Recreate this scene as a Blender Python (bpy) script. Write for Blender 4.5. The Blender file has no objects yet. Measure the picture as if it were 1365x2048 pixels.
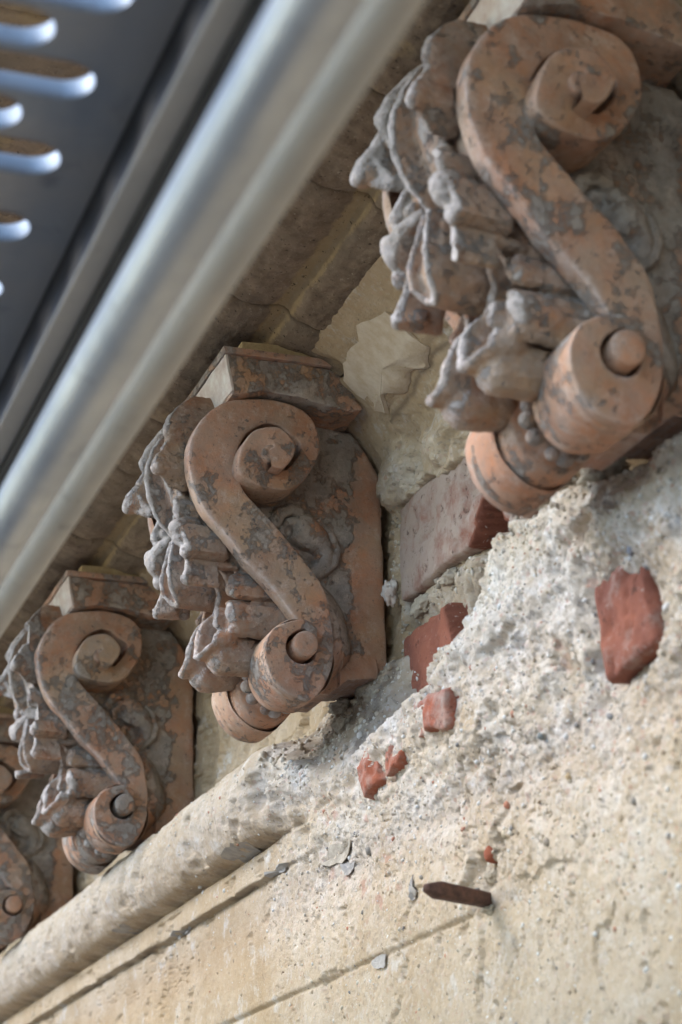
import bpy, bmesh, math, random
import numpy as np
from mathutils import Vector, Matrix, Quaternion

scene = bpy.context.scene
COL = scene.collection
R = math.radians

# ------------------------------------------------------------------ camera
# World axes: x runs along the wall away from the viewer, y points into the wall, z is up.
EYE = Vector((0.0, 0.0, 6.0))           # camera on the scaffold, six metres above the ground
cx = Vector((-0.32703564, 0.94499854, -0.0050441))      # image right in world axes
cy = Vector((0.33247335, 0.11005941, -0.93666878))      # image down
cz = Vector((0.88459548, 0.3080011, 0.35018018))        # view direction
cam_data = bpy.data.cameras.new('camera')
cam = bpy.data.objects.new('camera', cam_data)
COL.objects.link(cam)
up_v = -cy
rot = Matrix((cx, up_v, -cz)).transposed()
cam.matrix_world = Matrix.Translation(EYE) @ rot.to_4x4()
cam_data.sensor_fit = 'VERTICAL'
cam_data.sensor_height = 23.6
cam_data.sensor_width = 15.73
cam_data.lens = 50.0
cam_data.clip_start = 0.02
cam_data.clip_end = 3000.0
cam_data.dof.use_dof = True
cam_data.dof.focus_distance = 2.08
cam_data.dof.aperture_fstop = 5.6
cam_data.dof.aperture_blades = 7
scene.camera = cam

# ------------------------------------------------------------------ light
SUN_EL, SUN_AZ = R(36), R(-22)           # soft sky light from in front of the wall
world = bpy.data.worlds.new('World')
scene.world = world
world.use_nodes = True
wn = world.node_tree.nodes
wl = world.node_tree.links
sky = wn.new('ShaderNodeTexSky')
sky.sky_type = 'NISHITA'
sky.sun_disc = False
sky.sun_elevation = SUN_EL
sky.sun_rotation = R(180) + SUN_AZ
sky.altitude = 100
sky.air_density = 1.0
sky.dust_density = 0.4
sky.ozone_density = 1.0
bg = wn.get('Background') or wn.new('ShaderNodeBackground')
bg.inputs['Strength'].default_value = 0.15
wl.new(sky.outputs[0], bg.inputs['Color'])
sun_data = bpy.data.lights.new('sun', 'SUN')
sun_data.energy = 0.75
sun_data.angle = R(28)
sun_data.color = (1.0, 0.98, 0.955)
sun = bpy.data.objects.new('sun', sun_data)
COL.objects.link(sun)
sdir = Vector((-math.sin(SUN_AZ) * math.cos(SUN_EL), -math.cos(SUN_AZ) * math.cos(SUN_EL), math.sin(SUN_EL)))
sun.rotation_euler = sdir.to_track_quat('Z', 'Y').to_euler()
sun.location = (0, -5, 12)
scene.view_settings.view_transform = 'Standard'
scene.view_settings.look = 'None'
scene.view_settings.exposure = 2.2
scene.view_settings.gamma = 1.0
scene.view_settings.use_curve_mapping = False

# ------------------------------------------------------------------ helpers: noise
def _hash(ix, iy, iz, seed):
    h = (ix.astype(np.int64) * 374761393 + iy.astype(np.int64) * 668265263 + iz.astype(np.int64) * 2147483647 + seed * 974634777) & 0xffffffff
    h = ((h ^ (h >> 13)) * 1274126177) & 0xffffffff
    h = (h ^ (h >> 16)) & 0xffffffff
    h = (h * 2246822519) & 0xffffffff
    return ((h ^ (h >> 15)) & 0xffffff) / 16777215.0

def vnoise(x, y, z, seed=0):
    x, y, z = np.broadcast_arrays(np.asarray(x, float), np.asarray(y, float), np.asarray(z, float))
    ix, iy, iz = np.floor(x), np.floor(y), np.floor(z)
    fx, fy, fz = x - ix, y - iy, z - iz
    fx = fx * fx * (3 - 2 * fx); fy = fy * fy * (3 - 2 * fy); fz = fz * fz * (3 - 2 * fz)
    r = 0
    for a in (0, 1):
        for b in (0, 1):
            for c in (0, 1):
                w = (fx if a else 1 - fx) * (fy if b else 1 - fy) * (fz if c else 1 - fz)
                r = r + w * _hash(ix + a, iy + b, iz + c, seed)
    return r * 2 - 1

def fbm(x, y, z, scale, octaves=4, seed=0, gain=0.5):
    r = 0; amp = 1.0; s = scale; tot = 0
    for i in range(octaves):
        r = r + amp * vnoise(x * s + 17.3 * i, y * s - 9.1 * i, z * s + 5.7 * i, seed + i)
        tot += amp; amp *= gain; s *= 2.03
    return r / tot

def sstep(e0, e1, x):
    t = np.clip((x - e0) / (e1 - e0), 0, 1)
    return t * t * (3 - 2 * t)

# ------------------------------------------------------------------ helpers: objects
def tag(o, label=None, cat=None, group=None, kind=None):
    if label: o['label'] = label
    if cat: o['category'] = cat
    if group: o['group'] = group
    if kind: o['kind'] = kind
    return o

def thing(name, loc, label, cat, group=None):
    o = bpy.data.objects.new(name, None)
    o.empty_display_size = 0.05
    o.location = loc
    COL.objects.link(o)
    return tag(o, label, cat, group)

def link(name, me, m, parent=None, sharp=None):
    o = bpy.data.objects.new(name, me)
    COL.objects.link(o)
    if m is not None and len(me.materials) == 0: me.materials.append(m)
    if parent is not None: o.parent = parent
    me.shade_smooth()
    if sharp is not None: me.set_sharp_from_angle(angle=R(sharp))
    return o

def mesh_pd(name, verts, faces):
    me = bpy.data.meshes.new(name)
    me.from_pydata([tuple(v) for v in verts], [], [tuple(f) for f in faces])
    me.validate(); me.update()
    return me

def grid_mesh(name, P, flip=False, closed_u=False, keep=None):
    """P: (n, m, 3) array of points -> quad mesh."""
    n, m = P.shape[:2]
    idx = np.arange(n * m).reshape(n, m)
    if closed_u: idx = np.vstack([idx, idx[:1]])
    a, b, c, d = idx[:-1, :-1], idx[1:, :-1], idx[1:, 1:], idx[:-1, 1:]
    q = np.stack([a, b, c, d], -1) if not flip else np.stack([a, d, c, b], -1)
    q = q.reshape(-1, 4)
    if keep is not None: q = q[keep.reshape(-1)]
    me = bpy.data.meshes.new(name)
    me.vertices.add(n * m)
    me.vertices.foreach_set('co', P.reshape(-1).astype(np.float32))
    me.loops.add(len(q) * 4)
    me.loops.foreach_set('vertex_index', q.reshape(-1).astype(np.int32))
    me.polygons.add(len(q))
    me.polygons.foreach_set('loop_start', (np.arange(len(q)) * 4).astype(np.int32))
    me.polygons.foreach_set('loop_total', np.full(len(q), 4, np.int32))
    me.update(calc_edges=True)
    return me

def set_attr(me, name, rgb):
    at = me.color_attributes.new(name, 'FLOAT_COLOR', 'POINT')
    a = np.ones((len(me.vertices), 4), np.float32)
    a[:, :3] = rgb
    at.data.foreach_set('color', a.reshape(-1))

# ------------------------------------------------------------------ helpers: materials
class NT:
    def __init__(s, name):
        s.m = bpy.data.materials.new(name); s.m.use_nodes = True
        s.t = s.m.node_tree; s.n = s.t.nodes; s.l = s.t.links
        s.bsdf = s.n['Principled BSDF']
        tc = s.n.new('ShaderNodeTexCoord')
        oi = s.n.new('ShaderNodeObjectInfo')
        mm = s.n.new('ShaderNodeVectorMath'); mm.operation = 'MULTIPLY_ADD'
        s.l.new(oi.outputs['Random'], mm.inputs[0]); mm.inputs[1].default_value = (7.3, 3.1, 5.9)
        s.l.new(tc.outputs['Object'], mm.inputs[2])
        s.co = mm.outputs[0]; s.rand = oi.outputs['Random']
    def put(s, sock, v):
        if isinstance(v, bpy.types.NodeSocket): s.l.new(v, sock)
        elif v is not None: sock.default_value = v
    def noise(s, scale, detail=4, rough=0.55, dist=0.0, vec=None, off=0.0):
        n = s.n.new('ShaderNodeTexNoise'); n.inputs['Scale'].default_value = scale
        n.inputs['Detail'].default_value = detail; n.inputs['Roughness'].default_value = rough
        n.inputs['Distortion'].default_value = dist
        v = vec or s.co
        if off:
            a = s.n.new('ShaderNodeVectorMath'); a.operation = 'ADD'; s.l.new(v, a.inputs[0]); a.inputs[1].default_value = (off, off * .7, -off)
            v = a.outputs[0]
        s.l.new(v, n.inputs['Vector'])
        return n.outputs['Fac']
    def voro(s, scale, feature='F1', out='Distance', vec=None, rnd=1.0):
        n = s.n.new('ShaderNodeTexVoronoi'); n.feature = feature; n.inputs['Scale'].default_value = scale
        n.inputs['Randomness'].default_value = rnd
        s.l.new(vec or s.co, n.inputs['Vector'])
        return n.outputs[out]
    def ramp(s, fac, stops):
        r = s.n.new('ShaderNodeValToRGB'); s.l.new(fac, r.inputs[0]); e = r.color_ramp.elements
        while len(e) < len(stops): e.new(0.5)
        for k, (p, c) in enumerate(stops):
            e[k].position = p; e[k].color = (c, c, c, 1) if isinstance(c, (int, float)) else (*c, 1)
        return r.outputs[0]
    def mix(s, fac, a, b, mode='MIX'):
        m = s.n.new('ShaderNodeMix'); m.data_type = 'RGBA'; m.blend_type = mode
        s.put(m.inputs[0], fac)
        for k, v in ((6, a), (7, b)):
            s.put(m.inputs[k], (*v, 1) if isinstance(v, tuple) else v)
        return m.outputs[2]
    def math(s, op, a, b=0.0, clamp=False):
        m = s.n.new('ShaderNodeMath'); m.operation = op; m.use_clamp = clamp
        s.put(m.inputs[0], a); s.put(m.inputs[1], b)
        return m.outputs[0]
    def bump(s, h, dist, strength=1.0, prev=None):
        b = s.n.new('ShaderNodeBump'); s.l.new(h, b.inputs['Height']); b.inputs['Distance'].default_value = dist
        b.inputs['Strength'].default_value = strength
        if prev is not None: s.l.new(prev, b.inputs['Normal'])
        return b.outputs[0]
    def attr(s, name):
        a = s.n.new('ShaderNodeAttribute'); a.attribute_name = name
        sp = s.n.new('ShaderNodeSeparateColor'); s.l.new(a.outputs['Color'], sp.inputs[0])
        return a.outputs['Color'], sp.outputs[0], sp.outputs[1], sp.outputs[2]
    def fin(s, color, rough=0.9, normal=None, metal=0.0, spec=0.3):
        s.put(s.bsdf.inputs['Base Color'], (*color, 1) if isinstance(color, tuple) else color)
        s.put(s.bsdf.inputs['Roughness'], rough); s.put(s.bsdf.inputs['Metallic'], metal)
        s.bsdf.inputs['Specular IOR Level'].default_value = spec
        if normal is not None: s.l.new(normal, s.bsdf.inputs['Normal'])
        return s.m

def mat_terracotta(name, crust=0.5, base=None, film_to=.66):
    t = NT(name)
    wc, wear, clean, dirty = t.attr('wear')
    a, b, c = base or ((.60, .25, .12), (.38, .17, .088), (.54, .31, .20))
    col = t.mix(t.ramp(t.noise(16, 5, .6), [(.35, 0), (.62, 1)]), a, b)
    col = t.mix(t.ramp(t.noise(34, 6, .6, off=3), [(.42, 0), (.62, .8)]), col, c)
    col = t.mix(t.ramp(t.noise(9, 5, .6, off=7), [(.50, 0), (.66, .7)]), col, (.46, .31, .18))     # ochre wash
    # thin grey-brown film
    film = t.ramp(t.noise(34, 14, .80, .2, off=11), [(.42, 0), (film_to, .85)])
    film = t.math('MULTIPLY', film, t.math('SUBTRACT', 1.0, t.math('MULTIPLY', clean, .8)))
    col = t.mix(film, col, (.29, .235, .19))
    # thick flaking crust of soot and old paint with crisp ragged edges
    cn = t.noise(42, 14, .78, .15, off=21)
    big = t.noise(7, 3, .5, off=29)
    cn = t.math('ADD', cn, t.math('MULTIPLY', t.math('SUBTRACT', big, .5), .62))
    cn = t.math('SUBTRACT', cn, t.math('MULTIPLY', clean, .22))
    cn = t.math('ADD', cn, t.math('MULTIPLY', dirty, .13))
    crustm = t.ramp(cn, [(crust - .012, 0), (crust + .004, .55), (crust + .05, 1)])
    fine = t.noise(260, 4, .7)
    ccol = t.mix(t.ramp(t.noise(70, 8, .7, off=2), [(.34, 0), (.66, 1)]), (.165, .15, .14), (.39, .36, .325))
    ccol = t.mix(t.ramp(t.noise(18, 5, .6, off=42), [(.45, 0), (.65, .6)]), ccol, (.33, .275, .22))
    col = t.mix(t.math('MULTIPLY', crustm, .88), col, ccol)
    dust = t.ramp(t.noise(13, 12, .78, off=51), [(.42, 0), (.66, .42)])
    col = t.mix(dust, col, (.37, .30, .245))
    # bleached edges
    g = t.n.new('ShaderNodeNewGeometry')
    edge = t.math('MULTIPLY', t.ramp(g.outputs['Pointiness'], [(.515, 0), (.59, 1)]), .8)
    edge = t.math('MAXIMUM', edge, wear)
    en = t.ramp(t.noise(60, 12, .80, off=5), [(.38, .0), (.56, 1)])
    col = t.mix(t.math('MULTIPLY', t.math('MULTIPLY', edge, en), .75), col, (.64, .55, .51))
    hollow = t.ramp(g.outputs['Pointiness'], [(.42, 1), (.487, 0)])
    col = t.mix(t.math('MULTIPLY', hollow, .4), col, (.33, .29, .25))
    bl = t.ramp(t.noise(40, 14, .82, off=33), [(.52, 0), (.64, .6)])
    col = t.mix(bl, col, (.60, .47, .385))
    specks = t.ramp(t.noise(120, 8, .75, off=9), [(.60, 0), (.64, .75)])
    col = t.mix(specks, col, (.10, .09, .085))
    n1 = t.bump(crustm, .0018, .9)
    n2 = t.bump(t.noise(90, 14, .80, off=1), .0030, .8, n1)
    n3 = t.bump(fine, .0008, .7, n2)
    return t.fin(col, .88, n3, 0, .25)

def mat_wall(name):
    t = NT(name)
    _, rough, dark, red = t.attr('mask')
    pl = t.mix(t.ramp(t.noise(5, 6, .6), [(.3, 0), (.7, 1)]), (.45, .325, .195), (.56, .45, .33))
    pl = t.mix(t.ramp(t.noise(14, 7, .65, off=4), [(.40, 0), (.72, .8)]), pl, (.36, .245, .13))
    pl = t.mix(t.ramp(t.noise(26, 8, .7, off=14), [(.56, 0), (.68, .7)]), pl, (.62, .60, .56))
    mo = t.mix(t.ramp(t.noise(12, 7, .65, off=8), [(.35, 0), (.62, 1)]), (.50, .385, .265), (.66, .56, .445))
    mo = t.mix(t.ramp(t.noise(30, 10, .75, off=18), [(.46, 0), (.62, .85)]), mo, (.72, .66, .59))
    mo = t.mix(t.ramp(t.noise(7, 6, .65, off=28), [(.50, 0), (.66, .75)]), mo, (.50, .375, .235))
    col = t.mix(rough, pl, mo)
    # sand grains of many colours
    vc = t.n.new('ShaderNodeTexVoronoi'); vc.inputs['Scale'].default_value = 300
    t.l.new(t.co, vc.inputs['Vector'])
    sp = t.n.new('ShaderNodeSeparateColor'); t.l.new(vc.outputs['Color'], sp.inputs[0])
    grain = t.ramp(sp.outputs[0], [(0, (.16, .13, .11)), (.10, (.22, .20, .19)), (.2, (.42, .34, .24)), (.55, (.52, .44, .33)), (.85, (.66, .62, .55)), (.95, (.45, .20, .13)), (1, (.75, .73, .70))])
    gfac = t.math('MULTIPLY', t.ramp(sp.outputs[1], [(.55, 0), (.6, 1)]), t.math('MULTIPLY_ADD', rough, .45))
    gf = t.math('ADD', t.math('MULTIPLY', rough, .5), .22)
    gfac = t.math('MULTIPLY', t.ramp(sp.outputs[1], [(.5, 0), (.6, 1)]), t.math('MULTIPLY', gf, .72))
    col = t.mix(gfac, col, grain)
    pit = t.ramp(t.noise(120, 5, .7, off=6), [(.31, .8), (.37, 0)])
    col = t.mix(pit, col, (.17, .13, .095))
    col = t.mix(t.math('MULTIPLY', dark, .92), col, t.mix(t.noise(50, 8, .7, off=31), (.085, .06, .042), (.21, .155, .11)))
    col = t.mix(red, col, t.mix(t.noise(60, 5, .6), (.40, .12, .08), (.45, .23, .17)))
    n1 = t.bump(t.noise(95, 10, .8, off=2), .003, .7)
    n2 = t.bump(t.noise(420, 4, .7), .0013, .9, n1)
    return t.fin(col, .95, n2, 0, .15)

def mat_cornice(name):
    t = NT(name)
    _, light, a2, a3 = t.attr('mask')
    dk = t.mix(t.ramp(t.noise(30, 9, .7), [(.35, 0), (.65, 1)]), (.145, .102, .068), (.33, .25, .175))
    dk = t.mix(t.ramp(t.noise(9, 6, .6, off=4), [(.45, 0), (.7, .7)]), dk, (.21, .17, .125))
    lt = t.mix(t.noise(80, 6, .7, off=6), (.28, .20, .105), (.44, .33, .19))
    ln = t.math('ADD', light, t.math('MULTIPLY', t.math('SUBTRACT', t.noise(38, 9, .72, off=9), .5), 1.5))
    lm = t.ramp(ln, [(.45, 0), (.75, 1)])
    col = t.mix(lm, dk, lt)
    gr = t.ramp(t.noise(260, 4, .7, off=3), [(.62, 0), (.70, .75)])
    col = t.mix(gr, col, (.42, .35, .26))
    pt = t.ramp(t.noise(190, 4, .7, off=13), [(.33, .8), (.38, 0)])
    col = t.mix(pt, col, (.03, .022, .016))
    n1 = t.bump(t.noise(60, 9, .72), .003, .8)
    n2 = t.bump(t.noise(380, 4, .7), .0012, .8, n1)
    return t.fin(col, .95, n2, 0, .15)

def mat_brick(name):
    t = NT(name)
    col = t.mix(t.ramp(t.noise(18, 5, .6), [(.35, 0), (.65, 1)]), (.36, .135, .085), (.23, .095, .068))
    _, lime, raw_shade, a3 = t.attr('mask')
    col = t.mix(raw_shade, col, t.mix(t.noise(120, 5, .6), (.17, .065, .042), (.09, .038, .028)))  # broken faces coloured darker, painting in the shade of the cavity
    col = t.mix(a3, col, t.mix(t.noise(110, 8, .75, off=5), (.58, .17, .075), (.36, .10, .06)))
    ln = t.math('ADD', lime, t.math('MULTIPLY', t.math('SUBTRACT', t.noise(34, 9, .7, off=9), .5), 1.7))
    col = t.mix(t.ramp(ln, [(.40, 0), (.8, .92)]), col, t.mix(t.noise(60, 6, .6), (.42, .31, .25), (.56, .46, .38)))
    col = t.mix(t.ramp(t.noise(200, 4, .7, off=3), [(.62, 0), (.7, .7)]), col, (.5, .4, .33))
    pit = t.ramp(t.noise(95, 8, .75, off=17), [(.36, .7), (.42, 0)])
    col = t.mix(pit, col, (.10, .055, .04))
    n1 = t.bump(t.noise(75, 12, .8), .005, .85)
    n2 = t.bump(t.noise(350, 4, .7), .0008, .7, n1)
    return t.fin(col, .92, n2, 0, .2)

def mat_flat(name, c1, c2, scale=60, rough=.9, metal=0.0, bump=.0008, spec=.3):
    t = NT(name)
    col = t.mix(t.ramp(t.noise(scale, 7, .65), [(.35, 0), (.65, 1)]), c1, c2)
    return t.fin(col, rough, t.bump(t.noise(scale * 2.2, 6, .65, off=4), bump, .7), metal, spec)

def mat_pebble():
    t = NT('pebble_mix')
    c, _, _, _ = t.attr('mask')
    col = t.mix(t.ramp(t.noise(300, 5, .6), [(.35, 0), (.7, .35)]), c, (.5, .42, .32))
    return t.fin(col, .85, t.bump(t.noise(500, 3, .6), .0005, .6), 0, .3)

M_TERRA = mat_terracotta('terracotta', .505)
M_TERRA_DIRTY = mat_terracotta('terracotta_sooty', .445, None, .55)
M_LEAF = mat_terracotta('terracotta_leaf', .535, ((.44, .18, .082), (.22, .11, .063), (.36, .22, .14)), .58)
M_TERRA_CLEAN = mat_terracotta('terracotta_washed', .555, ((.62, .26, .12), (.47, .21, .105), (.54, .31, .20)))
M_WALL = mat_wall('lime_plaster')
M_CORN = mat_cornice('weathered_cornice_stone')
M_BRICK = mat_brick('red_brick')
M_WHITE = mat_flat('old_limewash', (.66, .61, .55), (.50, .38, .32), 55, bump=.002)
M_FLAKE = mat_flat('grey_paint_flake', (.30, .28, .26), (.44, .40, .35), 90, bump=.001)
M_LUMP = mat_flat('loose_mortar', (.50, .43, .33), (.30, .25, .19), 70, bump=.003)
M_PEB = mat_pebble()
M_BED = mat_flat('yellow_bedding_mortar', (.50, .39, .22), (.36, .26, .14), 80, bump=.003)
M_IRON = mat_flat('rusty_iron', (.075, .045, .037), (.16, .085, .062), 160, .72, .25, .0012)
M_HAIR = mat_flat('grey_thread', (.16, .15, .14), (.3, .29, .27), 90)

# ------------------------------------------------------------------ the ground far below
def make_ground():
    n = 60
    xs = np.linspace(-1, 1, n); xs = np.sign(xs) * np.abs(xs) ** 3 * 1500
    X, Y = np.meshgrid(xs, xs, indexing='ij')
    Zg = .03 * fbm(X, Y, 0 * X, .3, 3, 5)
    me = grid_mesh('ground', np.stack([X, Y, Zg], -1))
    t = NT('ground_gravel')
    col = t.mix(t.noise(.8, 6, .6), (.09, .08, .068), (.14, .125, .105))
    o = link('ground', me, t.fin(col, .95, t.bump(t.noise(20, 5, .6), .02, .6)))
    tag(o, 'pale gravel yard at the foot of the wall', kind='structure')
make_ground()

Z0 = 6.0     # eye level; wall heights below are given relative to it

# ------------------------------------------------------------------ the wall
TORUS_END = 2.06
def z_break(x):
    return np.interp(x, [1.0, 1.13, 1.30, 1.46, 1.52, 1.56, 1.60, 1.66, 1.74, 1.85, 1.94, 2.00, 2.06, 2.14],
                        [.525, .540, .562, .580, .570, .545, .522, .508, .497, .488, .492, .515, .548, .556])

def wall_fn(x, z, noise=True):
    """depth y of the wall face and colour masks at (x, z)"""
    o = 0 * x
    n_big = fbm(x, o, z, 9, 3, 11)
    n_mid = fbm(x, o, z, 34, 4, 21)
    n_sm = fbm(x, o, z, 120, 3, 31, .6)
    warp = fbm(x, o, z, 26, 4, 41)
    # --- frieze (upper zone)
    t = np.clip((z - .80) / .09, 0, 1)
    yf = .7035 - .094 * t ** 1.25 + .0030 * n_big + .0022 * n_mid + .0006 * n_sm + .0045 * sstep(.1, .2, fbm(x, o, z, 20, 4, 71)) * (1 - sstep(.80, .83, z))
    flake = sstep(-.001, .0012, (z - (.836 - .05 * (x - 1.69)) + .006 * warp)) * sstep(-.001, .001, (x - 1.50) + .02 * n_mid)
    flake = flake * sstep(-.001, .001, (1.826 + .02 * warp + .5 * (z - .84)) - x)
    yf = yf - .0080 * flake * (1 - .4 * t)
    rl0 = fbm(x, o, z, 90, 4, 53, .6)
    zb0 = np.interp(x, [1.3, 1.5, 1.60, 1.68, 1.74, 1.79, 1.835, 1.862, 1.90], [.60, .64, .712, .728, .738, .7435, .7475, .75, .752])
    for sc_, th_, am_, sd_ in ((15, .04, .0040, 171), (24, .12, .0035, 173), (9, .10, .0045, 175)):
        lay = fbm(x, o, z, sc_, 5, sd_, .6)
        yf = yf + am_ * sstep(th_, th_ + .035, lay + .25 * (.79 - z) * 3) * (1 - sstep(.80, .86, z))
    lumpz = np.exp(-((z - zb0 - .028) / .030) ** 2) * (x < 1.88)
    yf = yf - .011 * lumpz * sstep(-.12, .12, fbm(x, o, z, 30, 4, 191, .6)) - .005 * lumpz * fbm(x, o, z, 70, 3, 193)
    crk = np.abs(fbm(x, o, z, 16, 4, 181)); yf = yf + .0045 * np.exp(-(crk / .018) ** 2) * sstep(.0, .2, fbm(x, o, z, 6, 2, 183))
    gap = np.exp(-(((x - 1.842) / .020) ** 2 + ((z - .879 - .3 * (x - 1.842)) / .0075) ** 2))
    yf = yf + .05 * gap
    # plaster coat of the frieze broken off over the bricks
    zb = np.interp(x, [1.3, 1.5, 1.60, 1.68, 1.74, 1.79, 1.835, 1.862, 1.90], [.60, .64, .712, .728, .738, .7435, .7475, .75, .752]) + .007 * warp + .004 * n_sm
    xr = 1.862 + .008 * warp + .004 * n_mid
    coat = 1 - (1 - sstep(-.0015, .0015, z - zb)) * (1 - sstep(-.003, .003, x - xr))
    edgeband = np.exp(-((z - zb) / .018) ** 2) * (x < 1.88)
    joint = .7225 + .0060 * n_mid + .0050 * rl0 - .010 * np.exp(-((z - .638) / .013) ** 2) * (1 + .8 * n_big + 1.0 * n_mid)
    deep = np.exp(-(((x - 1.63) / .045) ** 2 + ((z - .655) / .030) ** 2))
    joint = joint + .060 * deep + .045 * np.exp(-(((x - 1.665) / .040) ** 2 + ((z - .622 + .05 * n_mid) / .012) ** 2)) * sstep(-.25, .15, n_mid) + .02 * np.exp(-(((x - 1.853) / .006) ** 2))
    yup = coat * (yf - .007 * edgeband * sstep(-.002, .002, z - zb) * (.75 + .6 * n_mid)) + (1 - coat) * joint
    # --- lower wall with its mouldings (intact part)
    yl = np.where(z < .303, .6655, .6610)
    yl = .6610 + .0030 * (1 - sstep(.3005, .3035, z + .0012 * n_mid)) * sstep(1.52, 1.60, x + .03 * n_big) \
        + .0030 * np.exp(-((z - .302) / .0022) ** 2) * sstep(1.50, 1.62, x)
    yl = yl - .009 * sstep(.4275, .4300, z + .0022 * n_mid) * (1 - sstep(2.00, 1.93, x)) * 1.0
    tt = np.clip((z - .508) / .0475, -1, 1)
    torus = .652 - .039 * np.sqrt(np.clip(1 - tt ** 2, 0, 1)) ** .8
    chips = sstep(.18, .40, fbm(x, o, z, 24, 5, 77, .6)) * .006 + .0034 * fbm(x, o, z, 60, 4, 79, .65) + .0030 * fbm(x, o, z, 14, 3, 78)
    ledge = .652 + .055 * sstep(.553, .590, z)
    yi = np.where((z > .4615) & (z < .5545), torus + chips, yl)
    yi = np.where(z >= .5545, ledge, yi)
    gr = np.exp(-((z - .4605) / .003) ** 2) * sstep(1.95, 2.05, x)
    yi = yi + .006 * gr
    yi = yi + .0012 * n_mid + .0014 * n_big + .0007 * n_sm
    # --- broken rough mortar
    rl = fbm(x, o, z, 62, 5, 51, .72)
    lump = np.abs(fbm(x, o, z, 18, 4, 61, .55))
    upz = sstep(.30, .46, z + .03 * n_big + .10 * (1.7 - x))
    ym = .6615 - .016 * sstep(.38, .52, z) + .009 * lump * upz * 2 + .0058 * rl * (.30 + .70 * upz) + .010 * n_big * upz + .004 * n_mid * upz + .0035 * n_sm
    # cavities
    def blob(xc, zc, rx, rz, d, wob=.25):
        q = ((x - xc) / rx) ** 2 + ((z - zc) / rz) ** 2
        q = q * (1 + wob * n_mid * 2 + wob * rl)
        return d * (1 - sstep(.25, 1.1, q))
    hole = blob(1.572, .331, .030, .024, 1.0, .8) * (((x - 1.572) / .052) ** 2 + ((z - .331) / .040) ** 2 < 1)
    cav = blob(1.292, .458, .070, .054, .013) + blob(1.325, .535, .022, .014, .016) + blob(1.345, .425, .028, .03, .008) \
        + hole * (.012 + .008 * rl + .004 * n_mid) + blob(1.505, .385, .012, .004, .012, .1) + blob(1.62, .392, .006, .004, .006) + blob(1.50, .50, .045, .010, .008) \
        + blob(1.66, .45, .008, .03, .003) + blob(1.28, .36, .02, .01, .003) + blob(1.90, .36, .012, .003, .005, .1) + blob(1.95, .395, .004, .012, .004)
    ym = ym + cav
    end = TORUS_END + .03 * warp + .25 * (.508 - z)
    mix_t = sstep(-.07, .07, x - end + .07 * n_mid + .02 * rl)                        # 1 = moulding intact
    low = 1 - sstep(-.02, .02, z - (.445 - .04 * warp - .12 * (x - 1.9)))  # flat plaster survives lower down
    # flat lower zone: keep it smooth
    smooth_zone = (1 - sstep(.26, .45, z + .05 * n_big + .22 * (1.62 - x) * (x < 1.62)))
    ylow = yl + .0016 * n_mid + .0026 * n_big + .0014 * n_sm + .0030 * np.clip(rl, 0, 1) * sstep(.0, .3, n_mid) + cav * .9
    ymm = ym * (1 - smooth_zone) + ylow * smooth_zone
    ylo = mix_t * yi + (1 - mix_t) * ymm
    for sc_, sd_, w_ in ((7, 201, .004), (12, 203, .006), (10, 207, .005)):
        cl_ = np.abs(fbm(x, o, z, sc_, 5, sd_, .6)); on_ = sstep(.12, .28, fbm(x, o, z, 4, 2, sd_ + 1))
        ylo = ylo + .0035 * np.exp(-(cl_ / w_) ** 2) * on_ * (z < .46)
    chipz = sstep(.26, .30, fbm(x, o, z, 17, 5, 211, .62)) * (z < .45)
    ylo = ylo + .0032 * chipz
    # --- join of lower bulge and recessed frieze
    ze = z_break(x) + .010 * warp + .006 * n_mid
    w = np.where(x > 2.02, .030, .014)
    soft = sstep(0, 1, (z - ze) / w)
    # sloping bed of mortar lumps below the second bracket
    bed = .652 + np.clip((z - .49) / .10, 0, 1) * .050 + .008 * rl + .007 * n_big
    in_bed = sstep(1.78, 1.87, x + .02 * warp) * (1 - sstep(2.06, 2.12, x)) * (1 - sstep(.588, .600, z))
    yback = yup * (1 - in_bed) + np.minimum(bed, yup) * in_bed
    y = ylo * (1 - soft) + yback * soft
    # masks
    white = np.exp(-((z - zb - .030 + .02 * n_big) / .026) ** 2) * (x < 1.90) * sstep(-.5, .3, n_mid + .3)
    rough = .8 * white * soft * coat + (1 - mix_t) * (1 - soft) * (1 - .75 * smooth_zone) + .35 * mix_t * ((z > .46) & (z < .56)) + soft * in_bed * .6 + soft * (1 - coat) * .5
    dirt_shade = np.clip(.55 * soft * in_bed * sstep(-.15, .35, n_mid + .4), 0, 1)
    dirt_shade = np.maximum(dirt_shade, .55 * gr * (z < .465) * sstep(-.2, .3, n_mid))
    dirt_shade = np.maximum(dirt_shade, np.clip(.30 + 26 * (yup - .722), 0, .9) * (1 - coat) * soft)  # open joint painted darker with depth, shade of the recess as soil colour
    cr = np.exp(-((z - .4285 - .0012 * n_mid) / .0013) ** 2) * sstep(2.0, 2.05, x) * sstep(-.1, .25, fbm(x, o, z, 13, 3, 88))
    dirt_shade = np.maximum(dirt_shade, .8 * cr)
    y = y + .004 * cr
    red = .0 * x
    dirt_shade = np.maximum(dirt_shade, .8 * gap); rough = np.maximum(rough, .6 * hole); dirt_shade = np.maximum(dirt_shade, .30 * hole)  # shade of the gap under the cornice painted in; spike hole tinted
    dirt_shade = np.maximum(dirt_shade, .75 * np.exp(-((z - (.833 - .05 * (x - 1.69)) + .006 * warp + .0035) / .0022) ** 2) * (x > 1.64) * (x < 1.826))  # painted shadow line below the edge of the plaster flake
    red = np.maximum(red, .8 * sstep(.42, .50, fbm(x, o, z, 60, 3, 93)) * sstep(.2, .5, fbm(x, o, z, 5, 2, 95)) * (1 - mix_t) * (z > .33) * (z < .50) * .5)
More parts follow.
